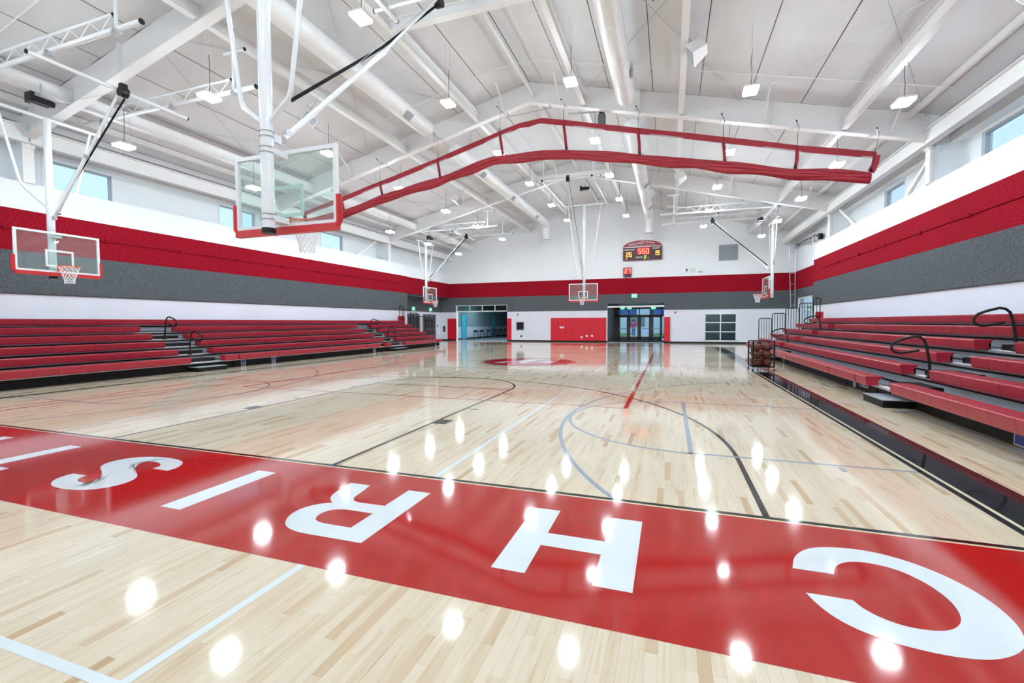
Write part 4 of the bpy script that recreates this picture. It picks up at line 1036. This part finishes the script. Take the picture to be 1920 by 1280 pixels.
# framed dark wall box
t = thing('wall_box', 'square grey framed black recess in the white far wall', 'wall box', (-6.23, YF, .89))
g = M().box((-6.6, YF-.02, .87), (-5.86, YF, .94)).box((-6.6, YF-.02, 1.53), (-5.86, YF, 1.6)).box((-6.6, YF-.02, .94), (-6.52, YF, 1.53)).box((-5.94, YF-.02, .94), (-5.86, YF, 1.53))
part('frame', g, 'frame_g', t); part('dark_pane', M().box((-6.53, YF+.05, .93), (-5.93, YF+.08, 1.54)), 'black', t)
for x, z, lab in ((-6.43, 2.18, 'red fire alarm above the dark wall box'), (5.56, 2.23, 'red fire alarm right of the entry doors')):
    t = thing('fire_alarm', lab, 'alarm', (x, YF, z-.07), 'red fire alarms'); part('body', M().box((x-.06, YF-.05, z-.08), (x+.06, YF, z+.06)), 'alarm', t); part('strobe', M().box((x-.03, YF-.065, z-.0), (x+.03, YF-.05, z+.04)), 'plate', t)
for x, lab in ((6.11, 'white wall switch, left of the pair'), (6.36, 'white wall switch, right of the pair')):
    t = thing('wall_switch', lab, 'switch', (x, YF, 1.13), 'white wall switches'); part('plate', M().box((x-.05, YF-.01, 1.13), (x+.05, YF, 1.26)), 'plate', t); part('toggle', M().box((x-.01, YF-.02, 1.18), (x+.01, YF-.01, 1.21)), 'plate', t)
t = thing('wall_clock', 'round pale clock on the white wall above the red stripe', 'clock', (6.71, YF, 5.02))
part('rim', M().cyl((6.71, YF, 5.2), (6.71, YF-.05, 5.2), .16, 24), 'vent', t, smooth=True); part('face', M().cyl((6.71, YF-.05, 5.2), (6.71, YF-.055, 5.2), .14, 24), 'plate', t)
part('hand', M().bar((6.71, YF-.06, 5.2), (6.71, YF-.06, 5.31), .012, .004).bar((6.71, YF-.06, 5.2), (6.78, YF-.06, 5.16), .012, .004), 'black', t)
t = thing('security_camera', 'small black camera left of the wall clock', 'camera', (6.3, YF, 5.15)); part('body', M().cyl((6.31, YF-.05, 5.27), (6.31, YF-.2, 5.2), .045, 10), 'black', t); part('mount', M().cyl((6.31, YF, 5.12), (6.31, YF-.06, 5.26), .02, 8), 'black', t)
single('wall_speaker', M().box((7.05, YF-.04, 5.03), (7.35, YF, 5.11)), 'vent', 'flat grey grille right of the wall clock', 'speaker')
# large wall vent
t = thing('wall_vent', 'square grey louvred vent high on the far wall', 'vent', (8.98, YF, 5.8))
part('back_plate', M().box((8.40, YF-.02, 5.80), (9.58, YF, 6.86)), 'ventdark', t)
part('frame', M().box((8.38, YF-.05, 5.78), (9.60, YF-.02, 5.83)).box((8.38, YF-.05, 6.83), (9.60, YF-.02, 6.88)).box((8.38, YF-.05, 5.78), (8.42, YF-.02, 6.88)).box((9.56, YF-.05, 5.78), (9.60, YF-.02, 6.88)), 'vent', t)
for i in range(20): part('louvre', M().box((8.42, YF-.045, 5.845+i*.05), (9.56, YF-.02, 5.845+i*.05+.034)), 'vent', t)
# storage window with six panes
wo = struct('window_9', M(), 'frame_w') if False else None
g = M()
x0, x1, z0, z1 = 7.52, 9.60, .17, 2.12; fw_ = .07
g.box((x0, YF-.03, z0), (x1, YF+.05, z0+fw_)).box((x0, YF-.03, z1-fw_), (x1, YF+.05, z1)).box((x0, YF-.03, z0), (x0+fw_, YF+.05, z1)).box((x1-fw_, YF-.03, z0), (x1, YF+.05, z1))
g.box((8.53, YF-.02, z0), (8.60, YF+.05, z1))
for q in (1, 2): zz = z0+(z1-z0)*q/3; g.box((x0, YF-.02, zz-.025), (x1, YF+.05, zz+.025))
wo = struct('window_9', g, 'frame_w')
for ix in range(2):
    for iz in range(3):
        a = (x0+fw_, 8.60)[ix]; b = (8.53, x1-fw_)[ix]; c = z0+.05+(z1-z0)*iz/3; d = z0+(z1-z0)*(iz+1)/3
        part('pane', M().box((a, YF+.02, c), (b, YF+.03, d)), 'darkglass', wo)
struct('wall_office', M().box((6.9, YF+.18, -.02), (6.95, YF+3.2, 3)).box((10.3, YF+.18, -.02), (10.35, YF+3.2, 3)).box((6.9, YF+3.2, 0), (10.35, YF+3.25, 3)).box((6.9, YF+.18, 2.95), (10.35, YF+3.2, 3)).box((6.9, YF+.18, -.02), (10.35, YF+3.2, 0)), 'vent')

t = thing('added_fill_light', 'added unseen fill light in the room behind the six pane window', 'light', (8.6, YF+1.7, 2.9))  # added, unseen; brightens the room behind the panes
part('frame', M().box((8.2, YF+1.2, 2.9), (9.0, YF+2.2, 2.95)), 'plate', t); part('lens', M().box((8.25, YF+1.25, 2.89), (8.95, YF+2.15, 2.9)), 'room_fill', t)
# scoreboard
def seg(ch, x, z, h, fn_y, g=None):
    """seven segment digit, lower left x,z"""
    g = g or M(); w_ = h*.55; t_ = h*.115
    S = {'0': 'abcdef', '1': 'bc', '2': 'abged', '3': 'abgcd', '5': 'afgcd', '6': 'afgedc', '7': 'abc', '9': 'abfgcd', '8': 'abcdefg'}[ch]
    def b(a0, c0, a1, c1): g.box((x+a0, fn_y, z+c0), (x+a1, fn_y-.012, z+c1))
    if 'a' in S: b(0, h-t_, w_, h)
    if 'g' in S: b(0, h/2-t_/2, w_, h/2+t_/2)
    if 'd' in S: b(0, 0, w_, t_)
    if 'f' in S: b(0, h/2, t_, h)
    if 'e' in S: b(0, 0, t_, h/2)
    if 'b' in S: b(w_-t_, h/2, w_, h)
    if 'c' in S: b(w_-t_, 0, w_, h/2)
    return g
t = thing('scoreboard', 'dark red arched scoreboard showing 5:50 on the far wall', 'scoreboard', (3.24, YF, 6.08))
x0, x1, z0, z1 = 1.87, 4.60, 6.08, 7.03
YS = YF-.14
part('cabinet', M().box((x0, YS, z0), (x1, YF, z1)), 'sb_dark', t)
pr = [(x0, z1), (x1, z1)] + [(3.235+1.365*math.cos(a), z1+.48*math.sin(a)) for a in [PI*i/24 for i in range(1, 24)]]
part('arched_header', M().prism(pr, lambda u, v, d: (u, YS+d, v), 0, .1), 'sb_red', t)
part('header_line', M().box((x0+.07, YS-.006, z1-.02), (x1-.07, YS, z1+.03)), 'signwhite', t)
part('edge_trim', M().box((x0-.012, YS-.01, z0-.015), (x0+.012, YS+.02, z1)).box((x1-.012, YS-.01, z0-.015), (x1+.012, YS+.02, z1)).box((x0, YS-.01, z0-.02), (x1, YS+.02, z0+.008)), 'sb_red', t)
def tx(s_, size, xc, zc, m, nm_='lettering', shear=0, rot=0, parent=None, y=None, sp=1.0):
    yy = (YS-.008) if y is None else y
    c, s2 = math.cos(rot), math.sin(rot)
    return part(nm_, text_geo(s_, size, lambda u, v: (xc+u*c-v*s2, yy, zc+u*s2+v*c), shear, sp), m, parent or t)
tx('Home of the', .17, 2.72, 7.24, 'signwhite', rot=.14); tx('Cardinals', .17, 3.76, 7.28, 'signwhite', rot=-.14)
tx('WOODLAND CHRISTIAN', .155, 3.235, 7.09, 'vent', sp=1.15)
part('round_emblem', M().tube([(3.235+.13*math.cos(2*PI*i/20), YS-.01, 7.35+.09*math.sin(2*PI*i/20)) for i in range(20)], .014, 5, closed=True), 'signwhite', t)
tx('CARDINALS', .15, 2.27, 6.80, 'signwhite', shear=.25); tx('GUEST', .17, 4.20, 6.83, 'signwhite', shear=.25); tx('PERIOD', .15, 3.0, 6.22, 'signwhite', shear=.25)
part('clock_window', M().box((2.83, YS-.004, 6.47), (3.78, YS, 6.98)), 'led_glow', t)
g = M(); 
seg('5', 2.95, 6.53, .36, YS, g); seg('5', 3.24, 6.53, .36, YS, g); seg('0', 3.50, 6.53, .36, YS, g); g.box((3.175, YS, 6.61), (3.215, YS-.012, 6.65)).box((3.175, YS, 6.76), (3.215, YS-.012, 6.80))
part('clock_digits', g, 'led_red', t)
g = M(); seg('2', 2.07, 6.33, .33, YS, g); seg('6', 2.31, 6.33, .33, YS, g); part('home_score', g, 'led_amber', t)
g = M(); seg('1', 4.02, 6.38, .33, YS, g); seg('9', 4.25, 6.38, .33, YS, g); part('guest_score', g, 'led_amber', t)
g = M(); seg('2', 3.37, 6.17, .24, YS, g); part('period_digit', g, 'led_green', t)
part('bonus_light', M().box((2.06, YS, 6.17), (2.18, YS-.01, 6.22)), 'led_red', t); part('possession_light', M().box((3.62, YS, 6.19), (3.68, YS-.01, 6.25)), 'signwhite', t)
t = thing('shot_clock', 'small red shot clock showing 27 under the scoreboard', 'shot clock', (2.18, YF, 4.87))
part('cabinet', M().box((1.88, YF-.12, 4.87), (2.47, YF, 5.56)), 'sb_dark', t); part('face', M().box((1.91, YF-.124, 5.08), (2.44, YF-.12, 5.53)), 'led_glow', t)
g = M(); seg('2', 1.98, 5.14, .33, YF-.124, g); seg('7', 2.22, 5.14, .33, YF-.124, g); part('digits', g, 'led_red', t)
part('status_light', M().box((1.93, YF-.13, 4.93), (1.97, YF-.12, 5.0)), 'signwhite', t)
# exit signs
def exit_sign(x, y, z, lab, axis='y', s=1):
    t = thing('exit_sign', lab, 'exit sign', (x, y, z), 'green exit signs')
    if axis == 'y':
        part('housing', M().box((x-.2, y, z), (x+.2, y+.05, z+.3)), 'plate', t); part('lit_face', M().box((x-.17, y-.004, z+.03), (x+.17, y, z+.27)), 'green', t)
        part('lettering', text_geo('EXIT', .17, lambda u, v: (x+u, y-.008, z+.09+v)), 'exitwhite', t)
    else:
        part('housing', M().box((x, y-.2, z), (x-s*.05, y+.2, z+.3)), 'plate', t); part('lit_face', M().box((x+s*.004, y-.17, z+.03), (x, y+.17, z+.27)), 'green', t)
        part('lettering', text_geo('EXIT', .17, lambda u, v: (x+s*.008, y+s*u, z+.09+v)), 'exitwhite', t)
exit_sign(2.69, YF-.09, 3.32, 'green exit sign on the grey stripe above the entry doors')
exit_sign(-13.44, 26.9, 2.46, 'green exit sign over the nearer dark left door', 'x'); exit_sign(-13.44, 29.55, 2.46, 'green exit sign over the farther dark left door', 'x')
# recess doors on the left
for i, (a, b) in enumerate(((26.1, 27.75), (28.5, 30.35))):
    g = M().box((-13.52, a-.06, 0), (-13.46, a, 2.2)).box((-13.52, b, 0), (-13.46, b+.06, 2.2)).box((-13.52, a-.06, 2.14), (-13.46, b+.06, 2.2))
    d_ = struct('door_%d' % (i+1), g, 'bronze'); m_ = (a+b)/2
    for c, e in ((a, m_-.004), (m_+.004, b)):
        lf = part('door_leaf', M().box((-13.52, c, .01), (-13.48, e, 2.14)), 'darkdoor', d_)
        sub('push_bar', M().bar((-13.45, c+.1, 1.0), (-13.45, e-.1, 1.0), .05, .04), 'frame_g', lf); sub('door_closer', M().box((-13.48, c+.15, 2.02), (-13.42, c+.45, 2.08)), 'frame_g', lf)
t = thing('thermostat', 'small dark wall control beside the left doors', 'thermostat', (-13.5, 30.8, 1.2)); part('body', M().box((-13.52, 30.75, 1.18), (-13.49, 30.87, 1.34)), 'black', t); part('dial', M().box((-13.49, 30.79, 1.24), (-13.485, 30.83, 1.28)), 'vent', t)
t = thing('extinguisher_cabinet', 'white recessed fire extinguisher cabinet near the left corner', 'cabinet', (-13.05, YF, .62))
part('frame', M().box((-13.25, YF-.03, .62), (-12.88, YF, 1.3)), 'plate', t); part('glass', M().box((-13.2, YF-.034, .74), (-12.93, YF-.03, 1.24)), 'ventdark', t); part('extinguisher', M().cyl((-13.06, YF-.045, .78), (-13.06, YF-.045, 1.1), .035, 10), 'alarm', t)
# right corner glazed door in the recess
g = M(); X_ = 13.06
g.box((X_-.02, 27.0, 0), (X_+.08, 27.08, 3.06)).box((X_-.02, 30.12, 0), (X_+.08, 30.2, 3.06)).box((X_-.02, 27.0, 2.98), (X_+.08, 30.2, 3.06)).box((X_-.02, 27.0, 2.2), (X_+.08, 30.2, 2.28)).box((X_-.02, 28.56, 0), (X_+.08, 28.64, 3.06))
d_ = struct('door_3', g, 'frame_w')
for a, b in ((27.08, 28.56), (28.64, 30.12)):
    for c, e in ((0.05, 2.2), (2.28, 2.98)): part('pane', M().box((X_+.02, a, c), (X_+.03, b, e)), 'winglass', d_)
# galvanised ladder in the right corner, and the cable gear above it
t = thing('wall_ladder', 'thin galvanised ladder leaning in the far right corner', 'ladder', (13.0, 30.9, 0))
P0, P1, Q0, Q1 = Vector((12.83, 30.6, 0)), Vector((12.55, 30.6, 6.45)), Vector((12.98, 30.6, 0)), Vector((12.93, 30.6, 6.45))
part('side_rail', M().cyl(P0, P1, .022, 8), 'galv', t); part('side_rail', M().cyl(Q0, Q1, .022, 8), 'galv', t)
for i in range(9):
    f_ = (i+.7)/9.2; part('rung', M().cyl(P0.lerp(P1, f_), Q0.lerp(Q1, f_), .012, 6), 'galv', t)
t = thing('cable_reel_rail', 'galvanised rail with black cable and two reels high at the right corner', 'cable rail', (12.95, 27.5, 6.0))
part('rail', M().tube([(12.95, 30.3, 6.4), (12.95, 27.8, 6.25), (12.95, 25.1, 6.05)], .03, 8), 'galv', t)
part('cable', M().tube([(12.9, 30.2, 6.45), (12.88, 29.2, 6.42), (12.88, 28.3, 6.45), (12.88, 27.0, 6.38), (12.88, 26.2, 6.40), (12.9, 25.3, 6.2)], .035, 8), 'black', t, smooth=True)
for y, z in ((30.25, 6.42), (25.2, 6.15)): part('reel', M().cyl((12.98, y, z), (12.80, y, z), .17, 20), 'black' if y < 28 else 'vent', t, smooth=True)
each('wall_hook', [M().tube([(13.05, y, 6.05), (12.85, y, 6.05), (12.85, y, 6.7), (13.05, y, 6.7)], .02, 6) for y in (26.5, 27.4)], 'galv', t)
# red conduits with boxes on the side stripes
for X, s, ys, ye, lab in ((XL+.03, 1, -5.2, 23.7, 'left'), (XR-.03, -1, -5.2, 22.9, 'right')):
    t = thing('stripe_conduit', 'thin red conduit with small boxes on the %s red stripe' % lab, 'conduit', (X, (ys+ye)/2, 4.2), 'red stripe conduits')
    part('pipe', M().cyl((X+s*.02, ys, 4.23), (X+s*.02, ye, 4.23), .012, 6), 'red_panel', t)
    y = -3.7 if s > 0 else -3.55
    while y < ye:
        part('junction_box', M().box((X, y-.06, 4.18), (X+s*.05, y+.06, 4.28)), 'red_panel', t); y += 2.43

# ================================================================ SIDE ROOM (left opening)
g = M().box((-12.95, YF+.18, 0), (-13.1, 47, 1.12)).box((-12.95, 47, 0), (-3, 47.1, 1.12)).box((-6.5, YF+.18, 0), (-6.4, 47, 1.12))
sr_ = struct('wall_side_room', g, 'bluewhite')
part('upper_wall', M().box((-12.95, YF+.18, 1.12), (-13.1, 47, 3.8)).box((-12.95, 47, 1.12), (-3, 47.1, 3.8)).box((-6.5, YF+.18, 1.12), (-6.4, 47, 3.8)), 'bluegrey', sr_)
part('room_ceiling', M().box((-13.1, YF+.18, 3.8), (-6.4, 47.1, 3.85)), 'bluegrey', sr_)
part('room_base', M().box((-12.95, YF+.18, 0), (-12.93, 47, .1)), 'blackbase', sr_)
struct('floor_side_room', M().box((-13.1, YF+.18, -.05), (-6.4, 47.1, -.0)), 'carpet')
single('threshold', M().box((-11.95, YF-.02, .0), (-7.34, YF-.001, .012)), 'frame_w', 'pale threshold strip of the side room opening', 'threshold', 'door thresholds')
for i, (a, b) in enumerate(((34.4, 35.35), (42.0, 43.0))):
    d_ = struct('door_%d' % (4+i), M().box((-12.95, a-.05, 0), (-12.90, a, 2.4)).box((-12.95, b, 0), (-12.90, b+.05, 2.4)).box((-12.95, a, 2.35), (-12.90, b, 2.4)), 'bronze')
    part('door_leaf', M().box((-12.95, a, 0), (-12.92, b, 2.35)), 'cyan', d_)
# transom over the opening
g = M().box((-11.95, YF+.02, 2.42), (-7.34, YF+.10, 2.50)).box((-11.95, YF+.02, 2.92), (-7.34, YF+.10, 2.97))
for x in (-11.95, -10.72, -9.58, -8.45, -7.40): g.box((x, YF+.02, 2.42), (x+.06, YF+.10, 2.97))
g.box((-12.0, YF-.01, 0), (-11.86, YF+.18, 2.97))
tr_ = struct('trim_9', g, 'frame_w')
for a, b in ((-11.89, -10.72), (-10.66, -9.58), (-9.52, -8.45), (-8.39, -7.40)): part('pane', M().box((a, YF+.05, 2.50), (b, YF+.06, 2.92)), 'darkglass', tr_)
for i, y in enumerate((32.3, 36.4)):  # lights added out of view to brighten the side room
    t = thing('added_fill_light', 'added unseen fill light high inside the side room, %s one' % ['nearer', 'farther'][i], 'light', (-9.6, y, 3.7), 'added side room fill lights')
    part('frame', M().box((-12.3, y-.4, 3.72), (-6.8, y+.4, 3.8)), 'plate', t); part('lens', M().box((-12.2, y-.35, 3.71), (-6.9, y+.35, 3.72)), 'room_fill', t)
# folding chairs
ch0 = None
for i, y in enumerate((36.3, 37.75, 39.6, 41.4, 43.0, 44.9)):
    lab = 'black folding chair in the side room, %s from the left' % ['first', 'second', 'third', 'fourth', 'fifth', 'sixth'][i]
    if ch0 is None:
        t = thing('folding_chair', lab, 'chair', (-12.3, y, 0), 'folding chairs in the side room', local=True)
        part('seat', M().box((-.18, -.2, .42), (.2, .2, .45)), 'black', t)
        part('backrest', M().box((-.28, -.23, .58), (-.24, .23, .80)), 'black', t)
        for s in (-1, 1):
            part('leg', M().tube([(-.28, s*.21, .80), (-.18, s*.21, .43), (.22, s*.21, 0)], .017, 6), 'black_metal', t); part('leg', M().tube([(.18, s*.2, .43), (-.24, s*.2, 0)], .017, 6), 'black_metal', t)
        part('crossbar', M().cyl((.15, -.21, .08), (.15, .21, .08), .010, 5), 'black_metal', t)
        t.rotation_euler = (0, 0, -1.0); ch0 = t
    else: dup(ch0, (-12.3, y, 0), lab)

# ================================================================ ENTRY VESTIBULE
g = M().box((.60, YF+.18, 0), (.72, 36.1, 3)).box((6.4, YF+.18, 0), (6.5, 36.1, 3)).box((.6, YF+.18, 2.92), (6.5, 36.1, 3))
struct('wall_vestibule', g, 'bronze'); struct('floor_vestibule', M().box((.6, YF+.18, -.05), (6.5, 36.3, 0)), 'carpet')
single('threshold', M().box((.72, YF-.02, .0), (4.8, YF-.001, .012)), 'frame_w', 'pale threshold strip of the entry opening', 'threshold', 'door thresholds')
YD = 36.0
g = M().box((.72, YD, 2.02), (6.4, YD+.12, 2.14)).box((.72, YD, 2.62), (6.4, YD+.12, 2.92)).box((.72, YD, 0), (1.0, YD+.12, 2.92))
xm = [1.0, 1.88, 2.76, 3.68, 4.56, 5.45, 6.4]
for x in xm: g.box((x-.04, YD, 0), (x+.04, YD+.12, 2.92))
ef = struct('door_6', g, 'bronze')
for a, b in zip(xm[:-1], xm[1:]):
    part('transom_pane', M().box((a+.04, YD+.05, 2.14), (b-.04, YD+.06, 2.62)), 'winglass', ef)
for i, (a, b) in enumerate(zip(xm[:4], xm[1:5])):
    a += .045; b -= .045
    lf = part('door_leaf', M().box((a, YD+.02, .01), (a+.1, YD+.08, 2.02)).box((b-.1, YD+.02, .01), (b, YD+.08, 2.02)).box((a, YD+.02, 1.92), (b, YD+.08, 2.02)).box((a, YD+.02, .01), (b, YD+.08, .30)), 'bronze', ef)
    sub('door_glass', M().box((a+.1, YD+.045, .3), (b-.1, YD+.055, 1.92)), 'winglass', lf); sub('push_bar', M().bar((a+.02, YD-.02, .98), (b-.02, YD-.02, .98), .05, .045), 'frame_g', lf)
for a, b in ((4.6, 5.41), (5.49, 6.36)): part('side_pane', M().box((a, YD+.05, .05), (b, YD+.06, 2.02)), 'winglass', ef)
single('header_panel', M().box((.72, YF+.0, 2.62), (4.8, YF+.1, 2.74)), 'frame_w', 'white header bar across the entry opening', 'header')
for x, y, z, lab in ((1.42, 35.6, 2.55, 'green exit sign inside the entry, left one'), (2.1, 34.2, 2.52, 'green exit sign inside the entry, middle one'), (3.95, 34.2, 2.50, 'green exit sign inside the entry, right one')): exit_sign(x, y, z, lab)

# ================================================================ OUTSIDE
struct('floor_outside', M().box((-60, -40, -.25), (60, 36.12, -.30)).box((-20, 36.12, -.06), (40, 80, -.02)), 'pave')
single('lawn', M().box((3.2, 45, -.03), (30, 59.8, .02)).box((-2.8, 41, -.03), (.6, 59.8, .02)), 'grass', 'strip of green grass outside the entry doors', 'lawn')
t = thing('outside_building', 'pale building across the yard beyond the doors', 'building', (2, 62, 0))
part('wall', M().box((-20, 60, 0), (30, 61, 3.4)), 'outwall', t); part('blue_awning', M().box((-3, 50, 2.2), (1.5, 52, 3.1)), 'bluewall', t); part('blue_awning', M().box((3.0, 50, 2.2), (12, 52, 3.1)), 'bluewall', t)
for x in (-6, 0, 6, 12): part('window', M().box((x, 59.95, .9), (x+2, 60, 2.2)), 'bluegrey', t)
for x, lab in ((-.35, 'left'), (3.2, 'right')):
    single('canopy_post', M().box((x, 48, 0), (x+.3, 48.3, 3.4)), 'outdark', 'dark canopy post outside the doors, %s one' % lab, 'post', 'canopy posts')
for i, (x, y, dx, r_, h_) in enumerate(((4.6, 41, .9, .07, 2.6), (4.9, 42, -.2, .05, 1.7))):
    t = thing('young_tree', ('leaning dark tree trunk', 'short dark shrub stem')[i] + ' seen through the right entry door', 'tree', (x, y, 0))
    part('trunk', M().tube([(x, y, 0), (x+dx*.5, y, h_*.5), (x+dx, y, h_)], [r_, r_*.8, r_*.5], 7), 'outdark', t)
    part('branch', M().tube([(x+dx*.5, y, h_*.5), (x+dx*.1, y, h_*.8)], [r_*.6, r_*.3], 6), 'outdark', t)
# person in magenta jacket far outside
def skin(name, pts, edges, m, parent, label=None):
    me = bpy.data.meshes.new(name); me.from_pydata([p[:3] for p in pts], edges, []); me.update()
    o = link(name, me, parent); md = o.modifiers.new('s', 'SKIN'); 
    for i, p in enumerate(pts): me.skin_vertices[0].data[i].radius = (p[3], p[3])
    me.skin_vertices[0].data[0].use_root = True
    o.modifiers.new('d', 'SUBSURF').levels = 1; o.modifiers['d'].render_levels = 1; me.materials.append(MT[m]); return o
px_, py_ = 1.75, 43.5
t = thing('person', 'person in a magenta jacket and jeans walking outside beyond the entry doors', 'person', (px_, py_, 0), local=True)
def ensure_skin(o): pass
import bmesh
def skin2(name, pts, edges, m, parent):
    me = bpy.data.meshes.new(name); bm = bmesh.new(); lay = bm.verts.layers.skin.verify()
    vs = []
    for i, p in enumerate(pts):
        v = bm.verts.new(p[:3]); v[lay].radius = (p[3], p[3]); v[lay].use_root = (i == 0); vs.append(v)
    for a, b in edges: bm.edges.new((vs[a], vs[b]))
    bm.to_mesh(me); bm.free(); me.materials.append(MT[m])
    o = link(name, me, parent); o.modifiers.new('s', 'SKIN'); sd = o.modifiers.new('d', 'SUBSURF'); sd.levels = 1; sd.render_levels = 1
    return o
body = [(0,0,.92,.13),(0,0,1.15,.14),(0,0,1.38,.16),(0,0,1.48,.06),(0,0,1.56,.055),(0,-.02,1.64,.10),(.20,0,1.40,.06),(.30,-.02,1.15,.05),(.26,-.2,1.02,.04),(.25,-.27,1.0,.035),(-.20,0,1.40,.06),(-.28,.05,1.14,.05),(-.28,-.02,.92,.04),(-.28,-.04,.85,.035),(.09,0,.88,.09),(.11,-.12,.48,.07),(.11,-.05,.08,.045),(.11,-.18,.03,.04),(-.09,0,.88,.09),(-.10,.06,.48,.07),(-.10,.22,.10,.045),(-.10,.12,.03,.04)]
ed = [(0,1),(1,2),(2,3),(3,4),(4,5),(2,6),(6,7),(7,8),(8,9),(2,10),(10,11),(11,12),(12,13),(0,14),(14,15),(15,16),(16,17),(0,18),(18,19),(19,20),(20,21)]
skin2('body', body, ed, 'skin', t)
skin2('jacket', [(0,0,.95,.17),(0,0,1.15,.18),(0,0,1.38,.19),(0,0,1.5,.08),(.21,0,1.41,.08),(.31,-.02,1.15,.07),(.265,-.19,1.03,.055),(-.21,0,1.41,.08),(-.29,.05,1.14,.07),(-.285,-.0,.95,.055)], [(0,1),(1,2),(2,3),(2,4),(4,5),(5,6),(2,7),(7,8),(8,9)], 'pink', t)
skin2('trousers', [(0,0,.95,.15),(.09,0,.86,.105),(.11,-.12,.48,.085),(.11,-.05,.12,.065),(-.09,0,.86,.105),(-.10,.06,.48,.085),(-.10,.21,.13,.065)], [(0,1),(1,2),(2,3),(0,4),(4,5),(5,6)], 'jeans', t)
part('hair', M().sphere((0, .02, 1.68), .115, 14, 8), 'hair', t, smooth=True)

for o in list(SC.objects):
    if '_o' in o: del o['_o']
